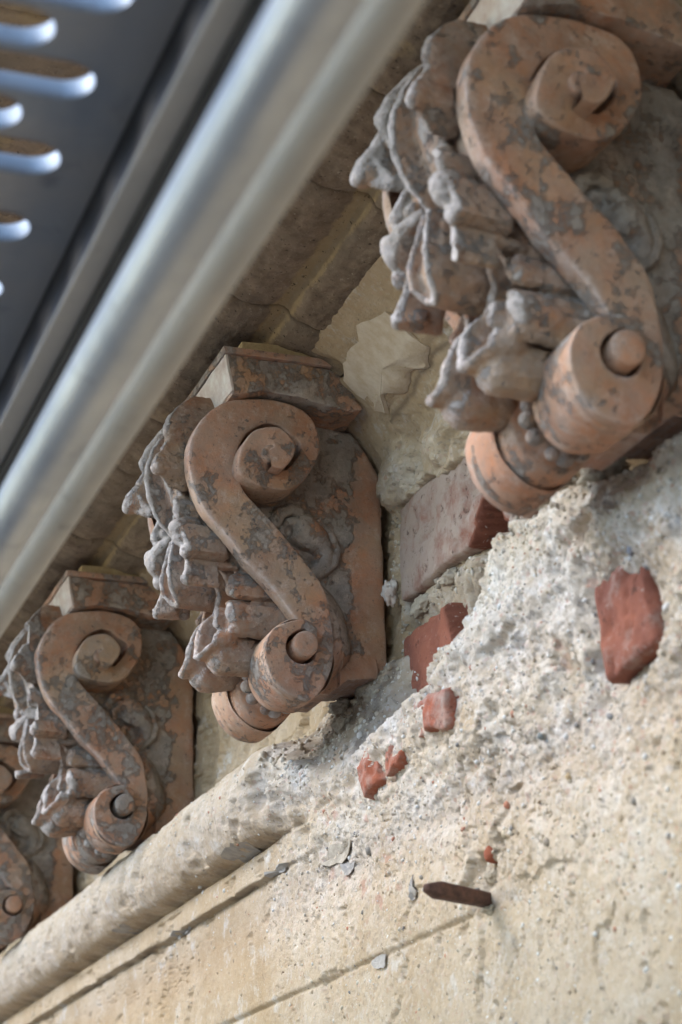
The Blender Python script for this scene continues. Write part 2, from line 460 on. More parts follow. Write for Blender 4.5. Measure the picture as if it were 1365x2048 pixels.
    return y, np.stack([np.clip(rough, 0, 1), np.clip(dirt_shade, 0, 1), np.clip(red, 0, 1)], -1)

wall = thing('masonry_wall', (0, 0, 0), 'old plastered brick wall with broken rendering below the row of scroll brackets', 'wall')

def make_wall():
    xs = 1.0 / np.linspace(1 / .93, 1 / 7.5, 1000)
    zs = np.linspace(.06, .895, 660)
    X, Zz = np.meshgrid(xs, zs, indexing='ij')
    Y, mask = wall_fn(X, Zz)
    P = np.stack([X, Y, Zz + Z0], -1)
    me = grid_mesh('wall_render', P, flip=False)
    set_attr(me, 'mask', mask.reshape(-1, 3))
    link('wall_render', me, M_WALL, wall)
    # the rest of the wall down to the ground and near side, plain render behind it
    bm = bmesh.new()
    def quadbox(x0, x1, y0, y1, z0, z1):
        vs = [bm.verts.new((x, y, z)) for x in (x0, x1) for y in (y0, y1) for z in (z0, z1)]
        for f in ((0, 1, 3, 2), (4, 6, 7, 5), (0, 4, 5, 1), (2, 3, 7, 6), (0, 2, 6, 4), (1, 5, 7, 3)):
            bm.faces.new([vs[i] for i in f])
    quadbox(-3, 16, .6655, 1.1, 0, Z0 + .062)
    quadbox(-3, 16, .76, 1.1, Z0 + .062, Z0 + 1.3)
    quadbox(-3, .931, .665, .76, Z0 + .062, Z0 + .9)
    quadbox(7.499, 16, .665, .76, Z0 + .062, Z0 + .9)
    bmesh.ops.recalc_face_normals(bm, faces=bm.faces[:])
    me = bpy.data.meshes.new('wall_body'); bm.to_mesh(me); bm.free()
    o = link('wall_body', me, M_WALL, wall, 30)
make_wall()

def sample_wall(x, z):
    y, m = wall_fn(np.array([x]), np.array([z]))
    return float(y[0])

# --- bricks showing where the plaster has fallen
def lumpy_box(name, dims, seed, amp=.0012, cut=None, res=.004, lime=.2, rawedge=True, rnd=.004):
    """box with rounded, worn arrises; dims (x, y, z), origin at the centre of the front face"""
    dx, dy, dz = dims
    bm = bmesh.new()
    bmesh.ops.create_cube(bm, size=1)
    for v in bm.verts: v.co = Vector((v.co.x * dx, (v.co.y + .5) * dy, v.co.z * dz))
    def sub(axis, n):
        es = [e for e in bm.edges if abs((e.verts[0].co - e.verts[1].co).normalized()[axis]) > .9]
        bmesh.ops.subdivide_edges(bm, edges=es, cuts=n, use_grid_fill=True)
    sub(0, max(2, int(dx / res))); sub(2, max(2, int(dz / res))); sub(1, max(1, int(dy / (res * 2))))
    co = np.array([v.co for v in bm.verts])
    # round the edges
    hx, hz = dx / 2, dz / 2
    c = np.array([[np.clip(p[0], -hx + rnd, hx - rnd), np.clip(p[1], rnd, dy - rnd), np.clip(p[2], -hz + rnd, hz - rnd)] for p in co])
    d = co - c; L = np.linalg.norm(d, axis=1, keepdims=True); L[L == 0] = 1
    co = c + d / L * np.minimum(L, rnd)
    n = fbm(co[:, 0] + seed, co[:, 1], co[:, 2], 30, 4, seed)
    n2 = fbm(co[:, 0] + seed, co[:, 1], co[:, 2], 110, 3, seed + 5)
    co[:, 1] += amp * n * 1.8 + amp * .9 * n2 + .0035 * sstep(.15, .3, fbm(co[:, 0] + seed, co[:, 1], co[:, 2], 45, 4, seed + 21))
    co[:, 0] += amp * n2 * 1.2; co[:, 2] += amp * fbm(co[:, 0], co[:, 1] + seed, co[:, 2], 70, 3, seed + 9) * 1.2
    raw_shade = np.zeros(len(co))
    if cut is not None:
        for (nx, nz, off, depth) in cut:      # broken-away corners
            s = co[:, 0] * nx + co[:, 2] * nz - off + .005 * n + .004 * n2
            k = sstep(0, .003, s)
            co[:, 1] += k * depth * (1 + .3 * n)
            raw_shade = np.maximum(raw_shade, k)
            raw_shade = np.maximum(raw_shade, .8 * np.exp(-(s / .003) ** 2))
    for v, p in zip(bm.verts, co): v.co = p
    me = bpy.data.meshes.new(name); bm.to_mesh(me); bm.free()
    lm = np.clip(lime + .25 * fbm(co[:, 0] + seed, co[:, 1], co[:, 2], 12, 3, seed + 3) - raw_shade * 1.2, 0, 1)
    set_attr(me, 'mask', np.stack([lm, np.clip(raw_shade, 0, 1), raw_shade * 0 + (.60 if name == 'brick_fragment' else .12)], -1))
    return me

def brick(x0, x1, z0, z1, y, seed, lime=.2, depth=.06, cut=None, rot=(0, 0, 0), amp=.0012, name='brick', rnd=.004, label=None):
    if name == 'brick_fragment':
        y = min(sample_wall(x0 + (x1 - x0) * a, z0 + (z1 - z0) * b) for a in (.3, .5, .7) for b in (.3, .5, .7)) + .0016
    me = lumpy_box(name, (x1 - x0, depth, z1 - z0), seed, amp, cut, .0035, lime, rnd=rnd)
    o = link(name, me, M_BRICK, wall)
    o.location = ((x0 + x1) / 2, y, (z0 + z1) / 2 + Z0)
    o.rotation_euler = rot
    if label: o['label'] = label
    return o
brick(1.640, 1.856, .649, .745, .7055, 3, lime=.78, cut=[(-.55, -.83, .074, .050)], label='lime-washed brick with a broken lower corner', amp=.0018)
brick(1.470, 1.610, .628, .725, .7010, 7, lime=.85, cut=[(.75, -.66, .066, .025)], label='lime-washed pinkish brick')
brick(1.722, 1.853, .490, .614, .7050, 12, lime=.22, cut=[(-.9, .45, .068, .02)], rnd=.008, label='dull dark red brick in a deep joint')
brick(1.625, 1.705, .500, .590, .712, 15, lime=.1, amp=.002, rot=(0, .06, .03), label='deep-set brick behind the ragged mortar edge')
brick(1.500, 1.590, .560, .622, .7000, 16, lime=.35, amp=.002)
# broken brick ends showing through the mortar
brick(1.260, 1.336, .424, .500, .6575, 21, lime=.34, depth=.05, rot=(.03, .12, -.02), amp=.0026, label='red brick laid bare in the rough mortar', rnd=.006)
brick(1.598, 1.680, .462, .494, .6455, 24, lime=.55, depth=.03, rot=(0, -.12, .04), amp=.0035, name='brick_fragment')
brick(1.555, 1.60, .482, .505, .6520, 29, lime=.45, depth=.03, rot=(0, .2, 0), amp=.004, name='brick_fragment')
brick(1.775, 1.818, .446, .490, .6430, 25, lime=.50, depth=.03, rot=(0, .25, .03), amp=.0040, name='brick_fragment')
brick(1.715, 1.755, .452, .482, .6450, 26, lime=.50, depth=.03, rot=(0, .15, .0), amp=.0035, name='brick_fragment')
brick(1.548, 1.562, .338, .350, .668, 28, lime=.10, depth=.03, rot=(0, .4, .0), amp=.002, name='brick_fragment')

# --- pebbles and mortar crumbs: thousands, one stuff object
def ico():
    bm = bmesh.new(); bmesh.ops.create_icosphere(bm, subdivisions=1, radius=1)
    v = np.array([p.co for p in bm.verts]); f = np.array([[q.index for q in p.verts] for p in bm.faces]); bm.free()
    return v, f

def scatter(name, pts, rads, cols, mat, seed, kind='stuff', parent=None, flat=.6):
    rng = np.random.default_rng(seed)
    v0, f0 = ico(); n = len(pts)
    ax = rng.normal(size=(n, 3, 3)); q, _ = np.linalg.qr(ax)
    sc = rng.uniform(.6, 1.25, (n, 1, 3)); 
    jit = 1 + rng.uniform(-.2, .2, (n, len(v0), 1))
    V = v0[None] * sc * jit
    V = np.einsum('nij,nkj->nki', q, V) * rads[:, None, None]
    V = V + pts[:, None, :]
    F = f0[None] + (np.arange(n) * len(v0))[:, None, None]
    me = bpy.data.meshes.new(name)
    me.vertices.add(n * len(v0)); me.vertices.foreach_set('co', V.reshape(-1).astype(np.float32))
    F = F.reshape(-1, 3)
    me.loops.add(len(F) * 3); me.loops.foreach_set('vertex_index', F.reshape(-1).astype(np.int32))
    me.polygons.add(len(F)); me.polygons.foreach_set('loop_start', (np.arange(len(F)) * 3).astype(np.int32))
    me.polygons.foreach_set('loop_total', np.full(len(F), 3, np.int32)); me.update(calc_edges=True)
    set_attr(me, 'mask', np.repeat(cols, len(v0), 0))
    o = link(name, me, mat, parent); o['kind'] = kind
    return o

def make_pebbles():
    rng = np.random.default_rng(4)
    n = 19000
    x = 1 / rng.uniform(1 / 2.6, 1 / 1.0, n); z = rng.uniform(.12, .60, n)
    y, m = wall_fn(x, z)
    p = m[:, 0] * .75 + .22
    k = rng.uniform(size=n) < p
    x, y, z = x[k], y[k], z[k]; n = len(x)
    r = .0006 + .0020 * rng.uniform(size=n) ** 5
    pal = np.array([(.50, .43, .33), (.58, .53, .45), (.66, .64, .60), (.36, .28, .19), (.20, .19, .185), (.42, .17, .10), (.30, .22, .14), (.72, .70, .66)])
    w = np.array([.30, .22, .12, .15, .05, .04, .06, .06])
    c = pal[rng.choice(len(pal), n, p=w / w.sum())]
    scatter('mortar_aggregate', np.stack([x, y + r * .25, z + Z0], -1), r, c, M_PEB, 5, parent=wall)
    # bigger pebbles that can be told apart
    big = [(1.82, .398, .0050, (.24, .22, .19)), (1.80, .386, .0036, (.40, .33, .22)), (1.52, .352, .0045, (.56, .47, .33)), (1.70, .352, .0034, (.33, .30, .26)),
           (1.44, .41, .004, (.20, .22, .21)), (1.34, .40, .0035, (.25, .24, .23)), (1.27, .50, .004, (.24, .24, .26)), (1.40, .37, .0045, (.42, .30, .16)),
           (1.56, .42, .003, (.25, .26, .26)), (1.24, .45, .005, (.66, .63, .58)), (1.49, .44, .003, (.42, .17, .1)), (1.30, .33, .0035, (.28, .25, .22)),
           (1.22, .39, .004, (.25, .22, .2)), (1.52, .375, .0035, (.45, .16, .09)), (1.60, .372, .003, (.45, .2, .13)), (1.44, .33, .0035, (.3, .25, .2))]
    for i, (x, z, r, c) in enumerate(big):
        v0, f0 = ico(); rng2 = np.random.default_rng(i)
        q, _ = np.linalg.qr(rng2.normal(size=(3, 3)))
        V = (v0 * rng2.uniform(.65, 1.2, 3) * (1 + rng2.uniform(-.12, .12, (12 + 30, 1)) [:len(v0)])) @ q.T * r
        me = mesh_pd('pebble', V, f0)
        set_attr(me, 'mask', np.tile(np.array(c), (len(V), 1)))
        o = link('pebble', me, M_PEB, wall); o.location = (x, sample_wall(x, z) + r * .1, z + Z0)
make_pebbles()

def make_crumbs():
    """lumps of old mortar: along broken edges, in the joints and under the brackets"""
    rng = np.random.default_rng(14)
    pts = []; rad = []
    def add(x, z, r, out=.3):
        pts.append((x, -r * out, z)); rad.append(r)
    for i in range(260):
        x = rng.uniform(1.84, 2.06); z = rng.uniform(.50, .592); add(x, z, rng.uniform(.001, .0040), -.2)
    for i in range(150):
        x = rng.uniform(1.60, 1.86); z = .637 + rng.normal() * .008; add(x, z, rng.uniform(.001, .0035), -.2)
    for i in range(110):
        x = rng.uniform(1.10, 1.50); z = z_break(x) + rng.normal() * .006; add(x, z, rng.uniform(.001, .0035), -.2)
    for i in range(70):
        x = rng.uniform(1.860, 1.878); z = rng.uniform(.60, .75); add(x, z, rng.uniform(.001, .0030), -.1)
    for i in range(80):
        x = rng.uniform(1.55, 1.63); z = rng.uniform(.62, .68); add(x, z, rng.uniform(.001, .0035), -.2)
    for s in (0, 1, 2):
        for i in range(60):
            x = 2.56 + .7 * s + rng.uniform(-.04, .16); z = rng.uniform(.552, .585); add(x, z, rng.uniform(.0015, .005), .2)
    pts = np.array(pts); rad = np.array(rad)
    pts[:, 1] += wall_fn(pts[:, 0], pts[:, 2])[0]; pts[:, 2] += Z0
    pal = np.array([(.46, .39, .29), (.36, .30, .23), (.27, .23, .18), (.55, .50, .43)])
    scatter('mortar_crumbs', pts, rad, pal[rng.choice(4, len(pts))], M_PEB, 6, parent=wall)
make_crumbs()

def flake_mesh(name, pts, y_off, thick, curl, seed, mapf):
    """thin ragged sheet of paint or plaster following the wall; pts is an outline in (x, z)"""
    n = len(pts); c = np.mean(pts, 0)
    rng = np.random.default_rng(seed)
    ring = []
    for i in range(n):
        a, b = np.array(pts[i]), np.array(pts[(i + 1) % n])
        for k in range(4):
            p = a + (b - a) * k / 4
            if k: p = p + rng.normal(size=2) * np.linalg.norm(b - a) * .03
            ring.append(p)
    V = []; F = []
    m = len(ring)
    for layer in (0, 1):
        for s in (1.0, .6, 0.02):
            for p in ring:
                q = c + (np.array(p) - c) * s
                V.append((q[0], - y_off - layer * thick - curl * max(0, s - .3) ** 2, q[1]))
    V = np.array(V); V[:, 1] += mapf(V[:, 0], V[:, 2])[0]; V[:, 2] += Z0
    def ringf(a, b, fl):
        for i in range(m):
            j = (i + 1) % m
            f = (a * m + i, a * m + j, b * m + j, b * m + i)
            F.append(f[::-1] if fl else f)
    ringf(0, 1, True); ringf(1, 2, True); ringf(3, 4, False); ringf(4, 5, False); ringf(0, 3, False)
    return mesh_pd(name, V, F)

wall_flat = wall_fn
M_PLAS = mat_flat('loose_plaster_skin', (.50, .39, .27), (.62, .53, .42), 60, bump=.002)
FL = [  # grey flakes hanging along the underside of the round moulding and on the render
    ([(2.12, .4645), (2.16, .4665), (2.21, .4645), (2.20, .459), (2.14, .458)], M_FLAKE),
    
    
    ([(2.64, .4655), (2.70, .4665), (2.69, .461), (2.65, .460)], M_FLAKE),
    ([(2.045, .430), (2.11, .4325), (2.115, .4275), (2.07, .4255)], M_FLAKE),
    ([(2.42, .4285), (2.50, .430), (2.495, .4255), (2.45, .4245)], M_FLAKE),
    ([(1.865, .3975), (1.905, .403), (1.90, .391), (1.875, .388)], M_FLAKE),
    ([(1.79, .3015), (1.828, .3015), (1.815, .2925), (1.795, .290)], M_FLAKE),
    ([(1.715, .357), (1.727, .350), (1.722, .336), (1.712, .343)], M_FLAKE),
    ([(1.680, .8365), (1.705, .829), (1.735, .835), (1.762, .828), (1.792, .834), (1.815, .826), (1.828, .835), (1.822, .858), (1.78, .868), (1.72, .872), (1.68, .866)], M_PLAS),
    ([(2.245, .782), (2.262, .80), (2.29, .795), (2.285, .77), (2.26, .765)], M_PLAS),
    ([(1.87, .418), (1.93, .425), (1.95, .410), (1.90, .402)], M_LUMP),
]
for i, (p, m) in enumerate(FL):
    up_ = p[0][1] > .6
    me = flake_mesh('plaster_flake', p, .0006, .0042 if up_ else .0010, .0 if up_ else .0018, 30 + i, wall_flat)
    link('plaster_flake', me, m, wall, 35)

def lump(name, loc, size, seed, mat, parent, label=None):
    bm = bmesh.new(); bmesh.ops.create_icosphere(bm, subdivisions=4, radius=1)
    co = np.array([v.co for v in bm.verts])
    n = 1 + .6 * fbm(co[:, 0] + seed, co[:, 1], co[:, 2], 1.7, 4, seed) + .35 * fbm(co[:, 0] + seed, co[:, 1], co[:, 2], 5.5, 4, seed + 4)
    co = co * n[:, None] * np.array(size)
    for v, p in zip(bm.verts, co): v.co = p
    me = bpy.data.meshes.new(name); bm.to_mesh(me); bm.free()
    o = link(name, me, mat, parent); o.location = (loc[0], loc[1], loc[2] + Z0)
    if label: o['label'] = label
    return o
lump('mortar_lump', (1.866, .699, .662), (.006, .007, .013), 3, M_WHITE, wall, 'white dab of plaster in the joint')
for i, (x, y, z, a, b, c) in enumerate([(1.82, .716, .637, .020, .007, .009), (1.75, .717, .641, .014, .008, .007), (1.92, .694, .578, .020, .008, .008), (1.97, .684, .572, .018, .010, .008),
        (1.88, .688, .562, .016, .010, .010), (1.93, .672, .545, .016, .008, .009), (1.30, .652, .568, .03, .012, .008), (1.40, .660, .590, .03, .012, .006)]):
    lump('mortar_lump', (x, y, z), (a, b, c), 40 + i, M_LUMP, wall)

# ------------------------------------------------------------------ cornice with its bed moulding
cornice = thing('cornice', (0, 0, 0), 'dark weathered stone cornice overhanging the brackets along the top of the wall', 'cornice')
PROF = np.array([(.640, .872), (.622, .884), (.609, .889), (.596, .8905), (.578, .896), (.5735, .899), (.5705, .9055), (.566, .9085), (.558, .9095),
                 (.548, .9075), (.538, .9065), (.527, .9075), (.517, .911), (.509, .917), (.505, .926), (.497, .931), (.46, .934), (.42, .936), (.34, .938), (.335, .926), (.27, .925), (.205, .926), (.200, .935), (.199, 1.02)])
def make_cornice():
    s = np.concatenate([[0], np.cumsum(np.linalg.norm(np.diff(PROF, axis=0), axis=1))])
    q = np.linspace(0, s[-1], 330)
    py, pz = np.interp(q, s, PROF[:, 0]), np.interp(q, s, PROF[:, 1])
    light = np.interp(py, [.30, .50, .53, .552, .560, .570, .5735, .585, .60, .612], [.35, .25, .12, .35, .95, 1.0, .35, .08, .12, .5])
    joints = [.6]
    for k in range(-1, 9):
        for j in (1.555, 1.79, 2.10): joints.append(j + .7 * k)
    joints = sorted(joints) + [8.6]
    rng = random.Random(3)
    for a, b in zip(joints[:-1], joints[1:]):
        if b <= .6: continue
        n = max(12, int((b - a) / (.0013 * max(1, ((a + b) / 2) ** 2 * .8))))
        n = min(n, 170)
        xs = np.linspace(a + .0008, b - .0008, n)
        X, PY = np.meshgrid(xs, py, indexing='ij'); _, PZ = np.meshgrid(xs, pz, indexing='ij')
        o = 0 * X
        n1 = fbm(X, PY, PZ, 14, 3, 5); n2 = fbm(X, PY, PZ, 60, 4, 15); n3 = fbm(X, PY, PZ, 210, 3, 25)
        edge = np.exp(-np.minimum(X - a, b - X) / .0025)
        dz = .0018 * n1 + .0022 * n2 + .0010 * n3 + .0045 * edge + rng.uniform(-.0012, .0012)
        dy = .0016 * fbm(X, PY, PZ, 30, 4, 35) + .0012 * n3
        P = np.stack([X, PY + dy, PZ + dz + Z0], -1)
        # close the ends so that the joints are real gaps
        up0 = P[:1].copy(); up0[..., 2] += .05; up0[..., 1] += .02
        up1 = P[-1:].copy(); up1[..., 2] += .05; up1[..., 1] += .02
        P = np.concatenate([up0, P, up1], 0)
        me = grid_mesh('cornice_stone', P, flip=True)
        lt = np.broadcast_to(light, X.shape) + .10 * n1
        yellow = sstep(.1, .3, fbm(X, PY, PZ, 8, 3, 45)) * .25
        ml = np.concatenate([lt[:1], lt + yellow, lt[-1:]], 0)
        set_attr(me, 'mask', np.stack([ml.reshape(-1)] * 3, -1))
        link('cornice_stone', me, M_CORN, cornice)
    me = grid_mesh('cornice_back', np.array([[(-3, .76, Z0 + .99), (-3, .198, Z0 + .99), (-3, .198, Z0 + 1.25), (-3, 1.1, Z0 + 1.25)], [(16, .76, Z0 + .99), (16, .198, Z0 + .99), (16, .198, Z0 + 1.25), (16, 1.1, Z0 + 1.25)]], float))
    link('cornice_back', me, M_CORN, cornice, 30)
    set_attr(me, 'mask', np.zeros((8, 3)))
make_cornice()

# ------------------------------------------------------------------ the scroll bracket
# bracket axes: x along the wall, y into the wall (0 = wall face), z up from the foot of the side plate
ST = [
(-0.1350,0.1693,-0.1383,0.1862,0.029),(-0.1224,0.1698,-0.1341,0.1889,0.029),(-0.1108,0.1897,-0.1331,0.1901,0.029),(-0.1159,0.2025,-0.1338,0.1915,0.028),(-0.1294,0.2110,-0.1346,0.1906,0.027),(-0.1479,0.2071,-0.1351,0.1880,0.025),(-0.1599,0.1942,-0.1356,0.1843,0.023),(-0.1658,0.1771,-0.1347,0.1789,0.021),(-0.1629,0.1637,-0.1325,0.1751,0.017),(-0.1502,0.1569,-0.1292,0.1740,0.013),(-0.1319,0.1543,-0.1225,0.1750,0.009),(-0.1095,0.1583,-0.1118,0.1788,0.005),(-0.0915,0.1736,-0.1013,0.1922,0.003),(-0.0804,0.1952,-0.0977,0.2018,0.002),(-0.0779,0.2136,-0.0996,0.2108,0.001),(-0.0852,0.2354,-0.1080,0.2212,0.000),(-0.1016,0.2467,-0.1178,0.2277,0.000),(-0.1255,0.2507,-0.1296,0.2284,0.000),(-0.1513,0.2478,-0.1425,0.2233,0.000),(-0.1726,0.2415,-0.1531,0.2142,0.000),(-0.1914,0.2268,-0.1614,0.2009,0.000),(-0.2037,0.2064,-0.1651,0.1873,0.000),(-0.2085,0.1861,-0.1653,0.1763,0.000),(-0.2066,0.1647,-0.1620,0.1637,0.000),(-0.2005,0.1460,-0.1524,0.1508,0.000),(-0.1897,0.1259,-0.1396,0.1382,0.000),(-0.1749,0.1116,-0.1247,0.1238,0.000),(-0.1622,0.0971,-0.1098,0.1072,0.000),(-0.1495,0.0815,-0.0949,0.0907,0.000),(-0.1285,0.0626,-0.0810,0.0740,0.000),(-0.1137,0.0452,-0.0726,0.0600,0.000),(-0.1042,0.0336,-0.0673,0.0394,0.000),(-0.0940,0.0239,-0.0645,0.0205,0.001),(-0.0859,0.0161,-0.0643,0.0035,0.002),(-0.0820,0.0058,-0.0663,-0.0135,0.003),(-0.0844,-0.0072,-0.0751,-0.0351,0.004),(-0.0923,-0.0136,-0.0882,-0.0486,0.005),(-0.1033,-0.0141,-0.1074,-0.0471,0.007),(-0.1112,-0.0091,-0.1244,-0.0349,0.009),(-0.1136,-0.0014,-0.1331,-0.0176,0.010),(-0.1118,0.0068,-0.1345,-0.0016,0.011),(-0.1059,0.0133,-0.1276,0.0132,0.012),(-0.0968,0.0160,-0.1135,0.0226,0.013),(-0.0885,0.0105,-0.0968,0.0259,0.013),(-0.0847,0.0073,-0.0837,0.0199,0.011)]
ST = np.array(ST)
for _k in range(15, 24):      # tighten the groove round the upper eye
    _c = np.array([-.137, .186]); _v = _c - ST[_k, 2:4]
    ST[_k, 2:4] += _v / np.linalg.norm(_v) * .0035

def catmull(P, n):
    """resample control rows smoothly"""
    m = len(P); t = np.linspace(0, m - 1.0001, n); i = t.astype(int); f = (t - i)[:, None]
    g = lambda k: P[np.clip(i + k, 0, m - 1)]
    p0, p1, p2, p3 = g(-1), g(0), g(1), g(2)
    return .5 * ((2 * p1) + (-p0 + p2) * f + (2 * p0 - 5 * p1 + 4 * p2 - p3) * f ** 2 + (-p0 + 3 * p1 - 3 * p2 + p3) * f ** 3)

HALF = .080      # half width of the bracket, measured at the scroll faces
def scroll_mesh():
    S = catmull(ST, 420)
    A, B, h = S[:, 0:2], S[:, 2:4], S[:, 4]
    d = B - A; W = np.linalg.norm(d, axis=1, keepdims=True); dn = d / np.maximum(W, 1e-6)
    ts = np.concatenate([[0, 0, 0, 0], [.0, .0006, .0018], np.linspace(.0035, 1, 14)[0:0]])
    rows = []
    # cross-section from the plate, up the A wall, across the face with eased arrises, down the B wall
    baseA = np.where((np.arange(420) > 165) & (np.arange(420) < 300), -.0625, base0 := np.full(420, -.036))
    def add(off, frac, xx):
        q = A + dn * np.minimum(off, W * .45) if frac is None else A + d * frac
        rows.append(np.column_stack([xx, q[:, 0], q[:, 1]]))
    top = -HALF - h
    base = np.full_like(h, -.036)
    for f in (0, .25, .5, .75): add(0.0, None, baseA * (1 - f) + (top + .0022) * f)
    add(0.0, None, top + .0022); add(.0003, None, top + .0009); add(.0012, None, top + .0002)
    for f in np.linspace(.10, .90, 12):
        dish = .0009 * np.sin(np.pi * f)
        add(0, f, top + dish * 0)
    def addB(off, xx):
        q = B - dn * np.minimum(off, W * .45)
        rows.append(np.column_stack([xx, q[:, 0], q[:, 1]]))
    addB(.0012, top + .0002); addB(.0003, top + .0009); addB(0, top + .0022)
    for f in (.75, .5, .25, 0): addB(0.0, base * (1 - f) + (top + .0022) * f)
    P = np.stack(rows, 1)
    n = fbm(P[..., 0], P[..., 1], P[..., 2], 40, 4, 3); n2 = fbm(P[..., 0], P[..., 1] + 4, P[..., 2], 130, 3, 8)
    P[..., 0] += .0011 * n + .0003 * n2
    P[..., 1] += .0010 * fbm(P[..., 0] + 9, P[..., 1], P[..., 2], 45, 4, 13); P[..., 2] += .0010 * fbm(P[..., 0] + 3, P[..., 1], P[..., 2], 45, 4, 19)
    me = grid_mesh('scroll', P, flip=True)
    nc = P.shape[1]; row = np.zeros(nc); row[:4] = [.1, .15, .3, .4]; row[4:8] = [.55, .75, .6, .15]; row[-7:-4] = [.15, .35, .2]
    wr = np.tile(row, (P.shape[0], 1)) * np.clip(1 - 0 * P[..., 0], 0, 1)
    wr[:190] *= .35; wr[380:] *= .7
    set_attr(me, 'wear', np.stack([wr.reshape(-1), 0 * wr.reshape(-1) + .35, 0 * wr.reshape(-1)], -1))
    return me

def front_u(z):
    """outward reach of the S body at height z (front edge of the side scroll)"""
    zz = ST[18:32, 1][::-1]; yy = -ST[18:32, 0][::-1]
    return np.interp(z, zz, yy)

def core_mesh():
    """solid S body between the two side scrolls"""
    path = np.concatenate([ST[14:34, 0:2]], 0)
    path = catmull(path, 90)
    xs = np.linspace(-.0655, .0655, 24)
    cen = path.mean(0)
    P = np.zeros((len(path), len(xs), 3))
    nrm = np.gradient(path, axis=0); nrm = np.column_stack([nrm[:, 1], -nrm[:, 0]]); nrm /= np.linalg.norm(nrm, axis=1, keepdims=True)
    if ((path + nrm * .01 - np.array([-.12, .19]))**2).sum(1)[5] > ((path - np.array([-.12, .19]))**2).sum(1)[5]: nrm = -nrm
    inner = path + nrm * .010
    for j, x in enumerate(xs):
        P[:, j, 0] = x; P[:, j, 1:] = inner
    P[..., 1] += .001 * fbm(P[..., 0], P[..., 1], P[..., 2], 60, 3, 3)
    return grid_mesh('bracket_core', P, flip=False)

def disc_fill(name, ring, x, flip=False):
    c = ring.mean(0)
    V = [(x, c[0], c[1])] + [(x, p[0], p[1]) for p in ring]
    F = [(0, 1 + i, 1 + (i + 1) % len(ring)) for i in range(len(ring))]
    return V, F

PLATE = [(-.0557, .2565), (-.0468, .2471), (-.030, .2460), (-.022, .2388), (-.010, .2200), (.0010, .2004), (.0036, .1109), (.007, .0023), (-.0067, -.0096), (-.0371, -.0144), (-.0544, -.0286),
         (-.085, -.030), (-.115, -.010), (-.110, .03), (-.150, .090), (-.190, .150), (-.195, .200), (-.15, .24)]

def inside_poly(Y, Zz, poly):
    r = np.zeros(Y.shape, bool); n = len(poly)
    for i in range(n):
        y0, z0 = poly[i]; y1, z1 = poly[(i + 1) % n]
        c = ((z0 > Zz) != (z1 > Zz)) & (Y < (y1 - y0) * (Zz - z0) / (z1 - z0 + 1e-12) + y0)
        r ^= c
    return r

def dist_poly(Y, Zz, poly, closed=True):
    D = np.full(Y.shape, 9.0); n = len(poly)
    for i in range(n if closed else n - 1):
        a = np.array(poly[i]); b = np.array(poly[(i + 1) % n]); ab = b - a
        t = np.clip(((Y - a[0]) * ab[0] + (Zz - a[1]) * ab[1]) / (ab @ ab), 0, 1)
        D = np.minimum(D, np.hypot(Y - a[0] - t * ab[0], Zz - a[1] - t * ab[1]))
    return D

def capsules(A, B, caps, k=.55):
    """height field of rounded ridges: caps = list of polylines [(a, b, height, radius), ...]"""
    H = np.full(A.shape, -9.0)
    for line in caps:
        for (a0, b0, h0, r0), (a1, b1, h1, r1) in zip(line[:-1], line[1:]):
            da, db = a1 - a0, b1 - b0; L = da * da + db * db + 1e-12
            t = np.clip(((A - a0) * da + (B - b0) * db) / L, 0, 1)
            d = np.hypot(A - a0 - t * da, B - b0 - t * db)
            r = r0 + (r1 - r0) * t; h = h0 + (h1 - h0) * t
            q = d / r
            v = h - r * k * (1 - np.sqrt(np.clip(1 - q ** 2, 0, 1)))
            v = np.where(q < 1, v, -9.0)
            H = np.maximum(H, v)
    return H

